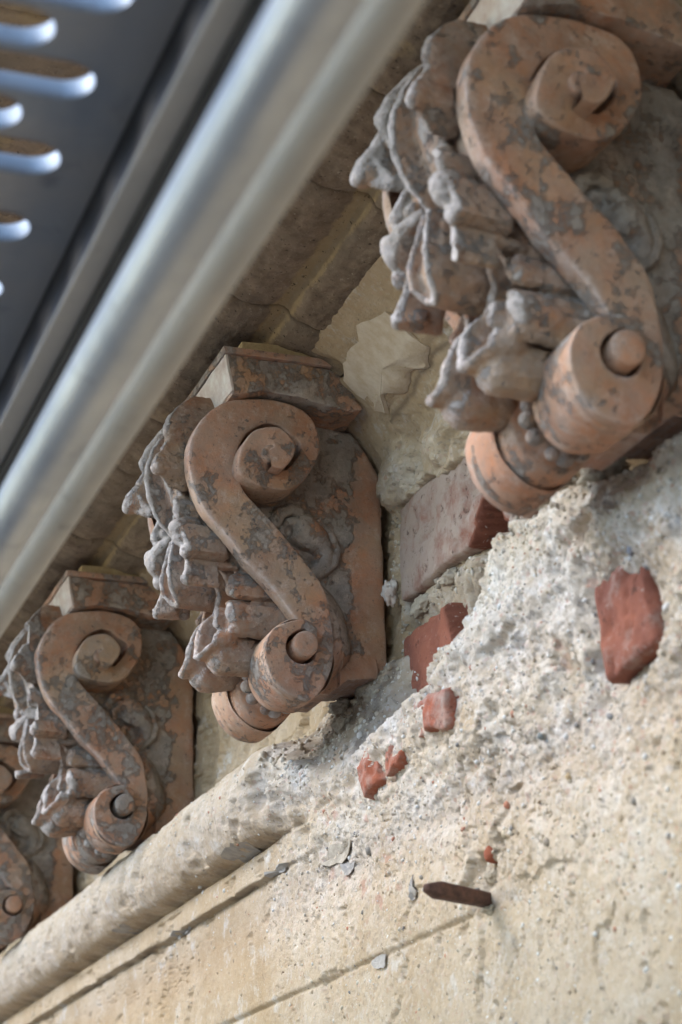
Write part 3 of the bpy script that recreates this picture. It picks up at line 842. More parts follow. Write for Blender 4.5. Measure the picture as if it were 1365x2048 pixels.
def plate_mesh():
    ys = np.linspace(-.21, .012, 210); zs = np.linspace(-.035, .262, 280)
    Y, Zz = np.meshgrid(ys, zs, indexing='ij')
    ins = inside_poly(Y + .0015 * fbm(Y, 0 * Y, Zz, 60, 3, 2), Zz + .0015 * fbm(Y, 0 * Y, Zz, 60, 3, 7), PLATE)
    n = fbm(Y, 0 * Y, Zz, 30, 4, 9)
    X = -.036 + .0008 * n
    # eroded rounded arris next to the wall
    D = dist_poly(Y, Zz, PLATE)
    X = X + .0025 * np.exp(-D / .0022)
    # carved side leaf: curling tip and a fat lobe with a rolled rim
    H = capsules(Y, Zz, [
        [(-.1085, .140, .007, .006), (-.1040, .1500, .010, .0065), (-.0945, .1545, .011, .006), (-.0855, .1525, .009, .0055), (-.081, .147, .006, .0045)],
        [(-.1000, .132, .006, .006), (-.092, .138, .011, .009), (-.080, .136, .0155, .0145), (-.069, .127, .0145, .0145), (-.0600, .115, .011, .011), (-.0585, .103, .009, .009), (-.066, .093, .006, .008), (-.078, .084, .003, .007)],
        [(-.064, .1455, .004, .004), (-.052, .132, .007, .0042), (-.0465, .116, .008, .0045), (-.050, .103, .008, .0045), (-.060, .094, .006, .005)],
        [(-.0925, .1255, .007, .003), (-.082, .1185, .009, .003), (-.072, .1165, .0105, .003)],
    ], .8)
    # hollows
    hol = .007 * np.exp(-(((Y + .0955) / .0045) ** 2 + ((Zz - .1320) / .0045) ** 2)) + .006 * np.exp(-(((Y + .073) / .009) ** 2 + ((Zz - .110) / .0045) ** 2))
    leaf = H > 0
    X = np.where(leaf, np.minimum(X, -.036 - H + hol), X)
    # swelling spine leaf beside the lower volute
    SP = [(-.0619, .0815), (-.0504, .0711), (-.041, .0574), (-.0348, .0403), (-.0307, .02), (-.0318, .0106), (-.045, -.006), (-.060, -.024), (-.095, -.024), (-.100, .02), (-.090, .06)]
    i2 = inside_poly(Y, Zz, SP); d2 = dist_poly(Y, Zz, SP)
    X = np.where(i2, np.minimum(X, -.036 - .020 * np.clip(d2 / .018, 0, 1) ** .55 - .006 * np.clip(d2 / .03, 0, 1)), X)
    foot = sstep(.014, -.006, Zz + .004 * n) * (Y < -.005)
    X = X - .006 * foot * (Y > -.045)
    X = X + .0004 * fbm(Y, 0 * Y + 3, Zz, 110, 3, 19)
    P = np.stack([X, Y, Zz], -1)
    keep = ins[:-1, :-1] & ins[1:, :-1] & ins[1:, 1:] & ins[:-1, 1:]
    me = grid_mesh('side_plate', P, flip=False, keep=keep)
    cl = sstep(-.030, -.010, Y + .014 * n) + .8 * sstep(.03, -.02, Zz) ; cl = np.clip(cl, 0, 1)
    wv = np.clip(np.exp(-D / .0016) * .5 + .6 * (i2 & (Y > -.07)) * sstep(.006, .018, d2), 0, 1)
    set_attr(me, 'wear', np.stack([wv, cl, .5 * (1 - cl)], -1).reshape(-1, 3))
    bm = bmesh.new(); bm.from_mesh(me)
    bmesh.ops.delete(bm, geom=[v for v in bm.verts if not v.link_faces], context='VERTS')
    be = [e for e in bm.edges if e.is_boundary]
    r = bmesh.ops.extrude_edge_only(bm, edges=be)
    for v in [g for g in r['geom'] if isinstance(g, bmesh.types.BMVert)]: v.co.x = 0.0
    bmesh.ops.recalc_face_normals(bm, faces=bm.faces[:])
    bm.to_mesh(me); bm.free()
    return me

def smooth2(H, k):
    for ax in (0, 1):
        for _ in range(2):
            c = np.cumsum(np.pad(H, [(k + 1, k) if a == ax else (0, 0) for a in (0, 1)], mode='edge'), axis=ax)
            H = (np.take(c, range(2 * k + 1, c.shape[ax]), ax) - np.take(c, range(0, c.shape[ax] - 2 * k - 1), ax)) / (2 * k + 1)
    return H

def hull(bm, pts):
    """convex hull of small spheres (x, reach, z, radius)"""
    co = []
    for x, u, z, r in pts:
        co += [(x + a * r, -u + b * r, z + c * r) for a, b, c in BALLS[0 if r < .0075 else (1 if r < .014 else 2)]]
    vs = [bm.verts.new(c) for c in co]
    h = bmesh.ops.convex_hull(bm, input=vs, use_existing_faces=False)
    loose = [v for v in bm.verts if not v.link_faces]
    bmesh.ops.delete(bm, geom=loose, context='VERTS')

def _ball(n):
    b = bmesh.new(); bmesh.ops.create_icosphere(b, subdivisions=n, radius=1.0)
    c = [tuple(v.co) for v in b.verts]; b.free(); return c
BALLS = [_ball(1), _ball(2), _ball(2)]

def ridge(parts, chain, back=None, rb=None):
    """a crest that follows chain, with walls running back to reach `back`"""
    for a, b in zip(chain[:-1], chain[1:]):
        pts = [a, b]
        if back is not None:
            for p in (a, b):
                ub = back(p[2]) if callable(back) else back
                pts.append((p[0] * .97, min(ub, p[1] - .001), p[2], rb or p[3]))
        parts.append(pts)

def leaf_mesh():
    """acanthus leaf curling over the front, built from lobes that stand clear of each other"""
    parts = []
    core = lambda z: float(front_u(z)) - .016
    low = lambda z: .095
    # the central rib
    ridge(parts, [(0, .190, .258, .0035), (0, .203, .244, .0034), (0, .2115, .2330, .0032), (0, .2231, .2152, .0030), (0, .2285, .1971, .0030), (0, .2290, .1819, .0030), (0, .2258, .1662, .0030), (0, .2208, .1507, .0028), (0, .2130, .1395, .0027), (0, .2025, .1280, .0025), (0, .190, .117, .0025)], core, .004)
    for s in (-1, 1):
        # blade on either side of the rib, lying deeper than rib and rims
        prev = None
        for z, u in ((.255, .183), (.235, .199), (.215, .209), (.195, .214), (.178, .2125), (.160, .206), (.145, .199), (.130, .187), (.115, .176)):
            cur = [(s * .003, u - .003, z, .003), (s * .018, u + .0015, z, .0030), (s * .034, u - .003, z, .003), (s * .022, core(z), z, .006)]
            if prev: parts.append(prev + cur)
            prev = cur
        # first lobe: wavy rim that rolls forward into a blunt tip
        rim = [(s * .026, .190, .262, .005), (s * .034, .205, .247, .0055), (s * .042, .2150, .2330, .0052), (s * .0475, .2215, .2190, .0046), (s * .0440, .2185, .2080, .0036), (s * .0475, .2245, .1970, .0040), (s * .0540, .2310, .1860, .0052), (s * .0570, .2335, .1770, .0064)]
        ridge(parts, [(a, b, c, d_ * 1.3) for a, b, c, d_ in rim[:6]], core, .006)
        ridge(parts, rim[5:], lambda z: .208, .0050)
        ridge(parts, [(s * .0570, .2335, .1770, .0060), (s * .0500, .2235, .1700, .0045), (s * .0420, .2150, .1640, .0040)], lambda z: .200, .004)
        ridge(parts, [(s * .0440, .2185, .2080, .0034), (s * .0360, .2165, .1900, .0030), (s * .0300, .2130, .1740, .0030), (s * .0200, .2080, .1600, .0030)], core, .004)
        ridge(parts, [(s * .0510, .2260, .1900, .0036), (s * .0450, .2210, .1760, .0040), (s * .0400, .2150, .1680, .0036)], lambda z: .205, .004)
        # second small lobe, set back
        ridge(parts, [(s * .020, .2060, .1600, .0030), (s * .034, .2080, .1520, .0034), (s * .0435, .2090, .1430, .0042), (s * .0430, .2075, .1350, .0040), (s * .0340, .2000, .1300, .0034)], core, .004)
        ridge(parts, [(s * .028, .2010, .1500, .0026), (s * .037, .2020, .1410, .0028), (s * .034, .196, .134, .003)], core, .004)
        # third lobe: heavy knuckle with rolled end
        ridge(parts, [(s * .016, .1990, .1330, .0040), (s * .028, .2055, .1270, .0060), (s * .042, .2080, .1190, .0088), (s * .046, .2060, .1120, .0090)], core, .0085)
        ridge(parts, [(s * .046, .2060, .1120, .0086), (s * .049, .2000, .1030, .0066), (s * .0510, .1985, .0965, .0070)], lambda z: .165, .0065)
        ridge(parts, [(s * .0545, .2080, .1200, .0036), (s * .0560, .2030, .1080, .0034), (s * .0565, .1990, .0970, .0040)], lambda z: .165, .004)
        # fourth lobe: pointed, hanging
        ridge(parts, [(s * .026, .1940, .1120, .0034), (s * .036, .1960, .1000, .0040), (s * .044, .1970, .0880, .0042)], lambda z: .150, .005)
        ridge(parts, [(s * .044, .1970, .0880, .0042), (s * .049, .1990, .0780, .0040), (s * .0530, .2010, .0695, .0042), (s * .0550, .2010, .0650, .0050)], lambda z: .172, .0040)
        # tongue between the hanging points: double rims
        ridge(parts, [(s * .004, .2020, .1230, .0022), (s * .0090, .2055, .1060, .0022), (s * .0140, .2085, .0880, .0024), (s * .0150, .2060, .0720, .0028), (s * .0080, .1970, .0610, .0034), (s * .001, .1945, .0590, .0036)], lambda z: .140, .004)
        ridge(parts, [(s * .0015, .2000, .1150, .0014), (s * .0050, .2020, .0960, .0015), (s * .0060, .2000, .0800, .0018), (s * .004, .195, .068, .002)], lambda z: .150, .004)
        prev = None
        for z, u, w in ((.115, .192, .008), (.095, .1975, .012), (.080, .1985, .013), (.068, .193, .012)):
            cur = [(s * .001, u, z, .003), (s * w, u, z, .003), (s * w, .135, z, .005), (s * .001, .135, z, .005)]
            if prev: parts.append(prev + cur)
            prev = cur
        # strands dropping behind the tongue to the lower tier
        ridge(parts, [(s * .022, .178, .108, .003), (s * .026, .168, .086, .003), (s * .024, .160, .064, .003), (s * .018, .163, .046, .003)], low, .006)
        ridge(parts, [(s * .031, .168, .100, .003), (s * .034, .158, .082, .003), (s * .032, .150, .066, .003)], low, .006)
        # lower tier
        ridge(parts, [(s * .038, .144, .082, .0045), (s * .048, .1530, .0740, .0055), (s * .0540, .1550, .0650, .0055), (s * .0545, .1530, .0575, .0050)], low, .006)
        ridge(parts, [(s * .036, .1520, .0520, .0040), (s * .0460, .1560, .0480, .0050), (s * .0530, .1555, .0420, .0070), (s * .0530, .1520, .0330, .0080), (s * .0500, .1480, .0260, .0080)], low, .009)
        ridge(parts, [(s * .034, .1640, .0450, .0035), (s * .040, .1660, .0370, .0040), (s * .042, .1680, .0290, .0040)], lambda z: .13, .006)
        # fleshy curl: a plump hook with a hollow on its crown
        parts.append([(s * .029, .1580, .0050, .0175), (s * .030, .1300, .0060, .0150), (s * .029, .1500, .0120, .0160)])
        parts.append([(s * .029, .1300, .0180, .012), (s * .026, .1450, .0260, .010), (s * .026, .110, .030, .010)])
        ridge(parts, [(s * .010, .1600, .0480, .0030), (s * .0120, .1700, .0400, .0034), (s * .0130, .1760, .0280, .0036), (s * .0140, .1790, .0160, .0040), (s * .0170, .1790, .0080, .0042)], lambda z: .160, .005)
    for s in (-1, 1):
        for b in ((.0560, .2325, .1750, .0082), (.0425, .2085, .1400, .0060), (.0500, .1995, .0970, .0090), (.0540, .2010, .0670, .0072), (.0465, .2075, .1190, .0115),
                  (.0480, .2180, .2210, .0075), (.0535, .1550, .0620, .0085), (.0525, .1530, .0380, .0105), (.0, .1935, .0640, .0060)):
            parts.append([(s * b[0], b[1], b[2], b[3] * .92), (s * b[0] * .9, b[1] - .014, b[2] + .003, b[3] * 1.0)])
        parts.append([(s * .024, .2040, .1380, .005), (s * .036, .2000, .1440, .006), (s * .028, .190, .150, .008)])
        parts.append([(s * .0290, .1570, .0010, .0185), (s * .0300, .1640, .0060, .0140), (s * .0290, .1350, .0030, .0180)])
        ridge(parts, [(s * .0150, .1740, .0240, .0036), (s * .0150, .1790, .0120, .0040), (s * .0210, .1815, .0020, .0042), (s * .0310, .1810, -.0010, .0044), (s * .0410, .1770, .0050, .0042), (s * .0450, .1700, .0150, .0038), (s * .0410, .1620, .0250, .0036)], lambda z: .165, .004)
        ridge(parts, [(s * .0320, .1500, .0330, .0040), (s * .0420, .1560, .0300, .0050), (s * .0500, .1560, .0210, .0050)], low, .007)
        parts.append([(s * .0400, .1700, .0120, .0090), (s * .0420, .1580, .0160, .0100)])
    # bed behind everything
    prev = None
    for z, u in ((.110, .165), (.085, .140), (.060, .128), (.035, .118), (.010, .112)):
        cur = [(-.044, u, z, .004), (.044, u, z, .004), (-.044, .09, z, .004), (.044, .09, z, .004)]
        if prev: parts.append(prev + cur)
        prev = cur
    big = bpy.data.meshes.new('leaf_parts')
    V, F, off = [], [], 0
    for p in parts:
        bm = bmesh.new(); hull(bm, p)
        bmesh.ops.recalc_face_normals(bm, faces=bm.faces[:])
        bm.verts.index_update()
        V += [tuple(v.co) for v in bm.verts]; F += [tuple(off + v.index for v in f.verts) for f in bm.faces]; off += len(bm.verts)
        bm.free()
    me = mesh_pd('leaf_parts', V, F)
    tmp = bpy.data.objects.new('leaf_tmp', me); COL.objects.link(tmp)
    md = tmp.modifiers.new('fuse', 'REMESH'); md.mode = 'VOXEL'; md.voxel_size = .00125; md.use_smooth_shade = True
    md2 = tmp.modifiers.new('soften', 'SMOOTH'); md2.factor = .5; md2.iterations = 1
    dg = bpy.context.evaluated_depsgraph_get()
    out = bpy.data.meshes.new_from_object(tmp.evaluated_get(dg))
    bpy.data.objects.remove(tmp); out.name = 'acanthus_leaf'
    n = len(out.vertices)
    co = np.zeros(n * 3, np.float32); out.vertices.foreach_get('co', co); co = co.reshape(-1, 3).astype(float)
    no = np.zeros(n * 3, np.float32); out.vertices.foreach_get('normal', no); no = no.reshape(-1, 3)
    # hollows in the crowns of the curls
    for s in (-1, 1):
        g = np.exp(-(((co[:, 0] - s * .0330) / .0095) ** 2 + ((co[:, 2] - .0135) / .0065) ** 2)) * (co[:, 1] < -.135)
        co[:, 1] += .021 * g
    # wear: crests that stand proud of their surroundings
    cell = .0014
    ix = ((co[:, 0] + .09) / cell).astype(int); iz = ((co[:, 2] + .05) / cell).astype(int)
    Hm = np.full((135, 240), .10); np.maximum.at(Hm, (np.clip(ix, 0, 134), np.clip(iz, 0, 239)), -co[:, 1])
    d = Hm.copy()
    for a in (-1, 0, 1):
        for b in (-1, 0, 1): d = np.maximum(d, np.roll(np.roll(Hm, a, 0), b, 1))
    sm = smooth2(d, 5)
    k = (np.clip(ix, 0, 134), np.clip(iz, 0, 239))
    u = -co[:, 1]
    wear = np.clip((d[k] - sm[k] + .0005) / .0045, 0, 1) * sstep(.0045, .0018, d[k] - u) * sstep(-.1, .35, -no[:, 1])
    nz = fbm(co[:, 0], co[:, 1], co[:, 2], 60, 4, 3); nf = fbm(co[:, 0], co[:, 1], co[:, 2], 210, 3, 13)
    co += no * (.0015 * nz + .0008 * nf)[:, None]
    out.vertices.foreach_set('co', co.astype(np.float32).reshape(-1)); out.update()
    set_attr(out, 'wear', np.stack([wear, .25 + 0 * wear, .9 * (wear > .1) + .3 * sstep(.0, .6, no[:, 2])], -1))
    return out

ROLL_C = (-.0985, -.0095); ROLL_R = (.0345, .0385)
def roll_mesh():
    prof = [(-.0800, 1.0), (-.0790, 1.02), (-.0730, 1.02), (-.0715, .985), (-.0700, .965), (-.0660, .985), (-.058, 1.00), (-.048, 1.0), (-.038, .975), (-.029, .95), (-.0215, .91), (-.0180, .90), (-.0165, .86), (-.0140, .70), (-.0110, .64), (0, .62)]
    prof = prof + [(-x, r) for x, r in prof[::-1][1:]]
    pr = np.array(prof); s = np.concatenate([[0], np.cumsum(np.abs(np.diff(pr[:, 0])) + np.abs(np.diff(pr[:, 1])) * .03)])
    q = np.linspace(0, s[-1], 110); px = np.interp(q, s, pr[:, 0]); prr = np.interp(q, s, pr[:, 1])
    # different far half: a ridge, a hollow and a flaring lip
    th = np.linspace(0, 2 * np.pi, 97)[:-1]
    T, PX = np.meshgrid(th, px, indexing='ij'); _, RR = np.meshgrid(th, prr, indexing='ij')
    P = np.stack([PX, ROLL_C[0] + np.cos(T) * ROLL_R[0] * RR, ROLL_C[1] + np.sin(T) * ROLL_R[1] * RR], -1)
    n = fbm(P[..., 0], P[..., 1], P[..., 2], 45, 4, 3) * .0012
    P[..., 1] += n * np.cos(T); P[..., 2] += n * np.sin(T)
    return grid_mesh('bolster_roll', P, closed_u=True, flip=True)

def button_mesh(c, r, x0, x1, spiral=True):
    """round eye of a volute"""
    prof = [(x0, 1.02), (x1 + .002, 1.0), (x1 + .0006, .96), (x1, .88), (x1 - .0003, .6), (x1 - .0004, .3), (x1 - .0004, .01)]
    th = np.linspace(0, 2 * np.pi, 49)[:-1]
    P = np.array([[(x, c[0] + math.cos(t) * r[0] * k, c[1] + math.sin(t) * r[1] * k) for x, k in prof] for t in th])
    P[..., 0] += .0006 * fbm(P[..., 0], P[..., 1], P[..., 2], 90, 3, 3)
    P[..., 1] += .0006 * fbm(P[..., 0] + 3, P[..., 1], P[..., 2], 90, 3, 5)
    return grid_mesh('volute_eye', P, closed_u=True)

def prism(name, poly, x0, x1, seed=1, bevel=.0015, amp=.0008, cuts=5):
    bm = bmesh.new()
    a = [bm.verts.new((x0, y, z)) for y, z in poly]; b = [bm.verts.new((x1, y, z)) for y, z in poly]
    bm.faces.new(a); bm.faces.new(b[::-1])
    for i in range(len(poly)):
        j = (i + 1) % len(poly); bm.faces.new((a[j], a[i], b[i], b[j]))
    bmesh.ops.recalc_face_normals(bm, faces=bm.faces[:])
    bmesh.ops.bevel(bm, geom=bm.edges[:] , offset=bevel, segments=2, profile=.6, affect='EDGES')
    bmesh.ops.triangulate(bm, faces=[f for f in bm.faces if len(f.verts) > 4])
    for _ in range(3):
        es = [e for e in bm.edges if e.calc_length() > .008]
        if es: bmesh.ops.subdivide_edges(bm, edges=es, cuts=1)
        bmesh.ops.triangulate(bm, faces=[f for f in bm.faces if len(f.verts) > 4])
    co = np.array([v.co for v in bm.verts])
    for ax in range(3):
        co[:, ax] += amp * fbm(co[:, 0] + ax * 3, co[:, 1], co[:, 2], 50, 4, seed + ax)
    for v, p in zip(bm.verts, co): v.co = p
    me = bpy.data.meshes.new(name); bm.to_mesh(me); bm.free()
    return me

def ball_mesh(name, r, seed):
    bm = bmesh.new(); bmesh.ops.create_icosphere(bm, subdivisions=3, radius=r)
    for v in bm.verts:
        v.co *= 1 + .09 * math.sin(v.co.x * 300 + seed) * math.cos(v.co.z * 260)
    me = bpy.data.meshes.new(name); bm.to_mesh(me); bm.free(); return me

def mirrored(me, name):
    m2 = me.copy(); m2.name = name
    m2.transform(Matrix.Diagonal((-1, 1, 1, 1))); m2.flip_normals(); return m2

def make_bracket(label):
    root = thing('scroll_bracket', (0, 0, 0), label, 'bracket', 'terracotta scroll brackets in a row under the cornice')
    sm = scroll_mesh()
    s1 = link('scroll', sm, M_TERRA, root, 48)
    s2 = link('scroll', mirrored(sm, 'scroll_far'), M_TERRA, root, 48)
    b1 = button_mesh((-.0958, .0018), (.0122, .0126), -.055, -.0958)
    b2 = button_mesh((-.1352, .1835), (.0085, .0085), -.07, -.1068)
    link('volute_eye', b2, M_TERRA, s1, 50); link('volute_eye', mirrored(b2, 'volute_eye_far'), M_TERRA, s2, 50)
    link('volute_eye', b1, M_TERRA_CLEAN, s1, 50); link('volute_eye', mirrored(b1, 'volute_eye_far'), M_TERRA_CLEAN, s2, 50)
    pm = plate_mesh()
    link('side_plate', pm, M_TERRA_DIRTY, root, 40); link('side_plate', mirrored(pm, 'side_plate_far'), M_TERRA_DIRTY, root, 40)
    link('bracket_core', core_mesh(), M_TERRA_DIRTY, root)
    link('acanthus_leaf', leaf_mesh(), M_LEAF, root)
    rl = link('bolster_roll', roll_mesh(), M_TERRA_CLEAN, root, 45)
    # string of beads round the waist of the roll
    bead = ball_mesh('bead', .0060, 1); set_attr(bead, 'wear', np.tile([0., 0., .6], (len(bead.vertices), 1)))
    for k in range(8):
        t = R(114 + k * 27 + 5 * math.sin(k * 4.1))
        o = link('bead', bead, M_LEAF, rl); o.scale = (1 + .14 * math.sin(k * 2.3),) * 3
        o.location = (0, ROLL_C[0] + math.cos(t) * ROLL_R[0] * .76, ROLL_C[1] + math.sin(t) * ROLL_R[1] * .76)
    # the block on top with its thin upper fillet
    tb = prism('top_block', [(-.1680, .2475), (-.1750, .2880), (-.0900, .2880), (-.0640, .2855), (-.0500, .2740), (-.0340, .2500), (-.0460, .2465), (-.0600, .2470), (-.10, .2520), (-.13, .2535)], -.090, .100, 3, .0026, .0042)
    top = link('top_block', tb, M_TERRA, root, 40)
    fl = prism('block_fillet', [(-.1790, .2875), (-.1800, .2945), (-.0600, .2945), (-.0600, .2875)], -.095, .103, 5, .0012, .0010)
    link('block_fillet', fl, M_TERRA, top, 40)
    fr = prism('limewash_coat', [(-.1705, .2490), (-.1775, .2870), (-.1745, .2870), (-.1675, .2490)], -.0915, .098, 9, .0009, .0012)
    link('limewash_coat', fr, M_WHITE, top, 40)
    bk = prism('mortar_bedding', [(-.1600, .2930), (-.1600, .3060), (.0, .3060), (.0, .2930)], -.088, .096, 12, .003, .004)
    link('mortar_bedding', bk, M_BED, top, 40)
    return root

def worn_copy(me, seed, chips):
    """the same carving with its own losses"""
    m2 = me.copy(); n = len(m2.vertices)
    co = np.zeros(n * 3, np.float32); m2.vertices.foreach_get('co', co); co = co.reshape(-1, 3).astype(float)
    for ax in range(3):
        co[:, ax] += .0026 * fbm(co[:, 0] + seed, co[:, 1] + ax, co[:, 2], 22, 3, seed + ax)
    for (x, u, z, r, d) in chips:
        q = ((co[:, 0] - x) ** 2 + (co[:, 1] + u) ** 2 + (co[:, 2] - z) ** 2) / r ** 2
        lim = -(u - d) + .0015 * fbm(co[:, 0], co[:, 1], co[:, 2], 120, 3, seed)
        co[:, 1] = np.where((q < 1) & (co[:, 1] < lim), lim, co[:, 1])
    m2.vertices.foreach_set('co', co.astype(np.float32).reshape(-1)); m2.update()
    return m2

CHIPS = {-1: [(-.05, .205, .066, .010, .004)], 1: [(-.047, .2080, .119, .016, .008), (.05, .204, .09, .02, .012), (-.05, .222, .22, .014, .007)], 2: [(-.056, .233, .177, .02, .014)]}

def copy_tree(o, parent=None):
    c = o.copy(); COL.objects.link(c); c.parent = parent
    for ch in list(o.children): copy_tree(ch, c)
    return c

LBL = ['terracotta scroll bracket with crisp volutes beside the top right broken mortar, nearest and largest',
       'terracotta scroll bracket in sharp focus with lime-pale top block, standing beside the bare bricks',
       'terracotta scroll bracket with heavy grey soot on its band, third back along the wall',
       'terracotta scroll bracket cut off by the left edge of the view, furthest one visible',
       'terracotta scroll bracket just past the furthest visible one']
proto = make_bracket(LBL[1])
BX, SP = 1.930, .700
proto.location = (BX, .70, Z0 + .59)
for k in (-1, 1, 2):
    c = copy_tree(proto)
    c.location = (BX + SP * k, .70, Z0 + .59)
    c['label'] = LBL[k + 1]
    if k == -1:      # this one has sagged forward a little
        c.rotation_euler = (R(-3.0), 0, 0); c.location.y -= .0131; c.location.z -= .0115
    if k == 1:
        c.rotation_euler = (0, R(.4), R(.3))
    for ch in c.children:
        if ch.name.startswith('acanthus_leaf'): ch.data = worn_copy(ch.data, 60 + k, CHIPS[k])
        if ch.name.startswith('top_block') or ch.name.startswith('scroll'): ch.data = worn_copy(ch.data, 90 + k, [])
    if k >= 1:
        for ch in c.children:
            if ch.name.startswith('scroll'):
                ch.material_slots[0].link = 'OBJECT'; ch.material_slots[0].material = mat_terracotta('terracotta_half_sooted', .455, None, .60) if k == 1 else M_TERRA_DIRTY

# ------------------------------------------------------------------ square iron spike driven into the wall
def make_spike():
    sp = thing('iron_spike', (0, 0, 0), 'rusty square iron spike sticking out of a hole in the render', 'spike')
    a = Vector((1.535, .672, Z0 + .308)); b = Vector((1.500, .585, Z0 + .294))
    return sp, a, b
def spike():
    # tail inside the wall hole, blunt chiselled tip towards the viewer's left
    tail = Vector((1.5735, .6955, Z0 + .3074)); tip = Vector((1.534, .600, Z0 + .3103))
    root = thing('iron_spike', tail, 'rusty brown iron spike jutting out of a hole in the render', 'spike')
    ax = (tip - tail); L = ax.length; rotq = ax.to_track_quat('Z', 'Y')
    prof = [(-.02, .0050), (0, .0060), (.03, .0064), (.06, .0071), (L - .013, .0074), (L - .011, .0070), (L - .002, .0038), (L, .0016)]
    prof = [(z, r) for z, r in prof if z <= L]
    n = 20
    V = []
    th = [2 * math.pi * i / n for i in range(n)]
    zz = np.interp(np.linspace(0, 1, 60), np.linspace(0, 1, len(prof)), [p[0] for p in prof]); rr = np.interp(zz, [p[0] for p in prof], [p[1] for p in prof])
    P = np.zeros((n, 60, 3))
    for i, t in enumerate(th):
        c, s = math.cos(t), math.sin(t); m = 1 / max(abs(c), abs(s)) * .75 + .25     # squarish bar
        P[i, :, 0] = c * m * rr; P[i, :, 1] = s * m * rr * .85; P[i, :, 2] = zz
    P += .0007 * np.stack([fbm(P[..., 0], P[..., 1], P[..., 2], 70, 4, k) for k in (1, 2, 3)], -1)
    me = grid_mesh('shank', P, closed_u=True, flip=True)
    o = link('shank', me, M_IRON, root, 40); o.rotation_mode = 'QUATERNION'; o.rotation_quaternion = rotq
    ring = P[:, -1]
    me2 = mesh_pd('chiselled_tip', list(ring) + [(0, 0, zz[-1] + .0006)], [(i, (i + 1) % n, n) for i in range(n)])
    o2 = link('chiselled_tip', me2, M_IRON, root, 40); o2.rotation_mode = 'QUATERNION'; o2.rotation_quaternion = rotq
spike()
lump('mortar_lump', (1.560, .664, .301), (.008, .005, .0045), 77, M_LUMP, wall)
lump('mortar_lump', (1.566, .672, .330), (.010, .006, .007), 78, M_LUMP, wall)

# ------------------------------------------------------------------ scaffold
def mat_galv(name, c1, c2, rough, metal, scale=14):
    t = NT(name)
    col = t.mix(t.ramp(t.noise(scale, 6, .6), [(.35, 0), (.65, 1)]), c1, c2)
    col = t.mix(t.ramp(t.noise(scale * 5, 5, .6, off=3), [(.6, 0), (.72, .5)]), col, tuple(k * .5 for k in c1))
    rg = t.ramp(t.noise(scale * 2, 4, .6, off=5), [(.3, rough * .85), (.7, min(1, rough * 1.2))])
    return t.fin(col, rg, t.bump(t.noise(scale * 9, 4, .6), .0006, .4), metal, .5)
M_DECK = mat_galv('dull_deck_steel', (.30, .32, .345), (.44, .40, .36), .7, .1, 7)
M_RIM = mat_galv('galvanised_rim', (.25, .28, .32), (.33, .36, .40), .60, .35, 30)
M_TUBE = mat_galv('galvanised_tube', (.30, .325, .36), (.42, .435, .45), .50, .92, 10)
M_TUBE2 = mat_galv('dull_galvanised_tube', (.30, .30, .29), (.36, .345, .32), .7, .2, 12)
M_BLACK = mat_flat('black_channel_shade_web', (.012, .013, .015), (.03, .03, .032), 40, .55, .2, .0004)

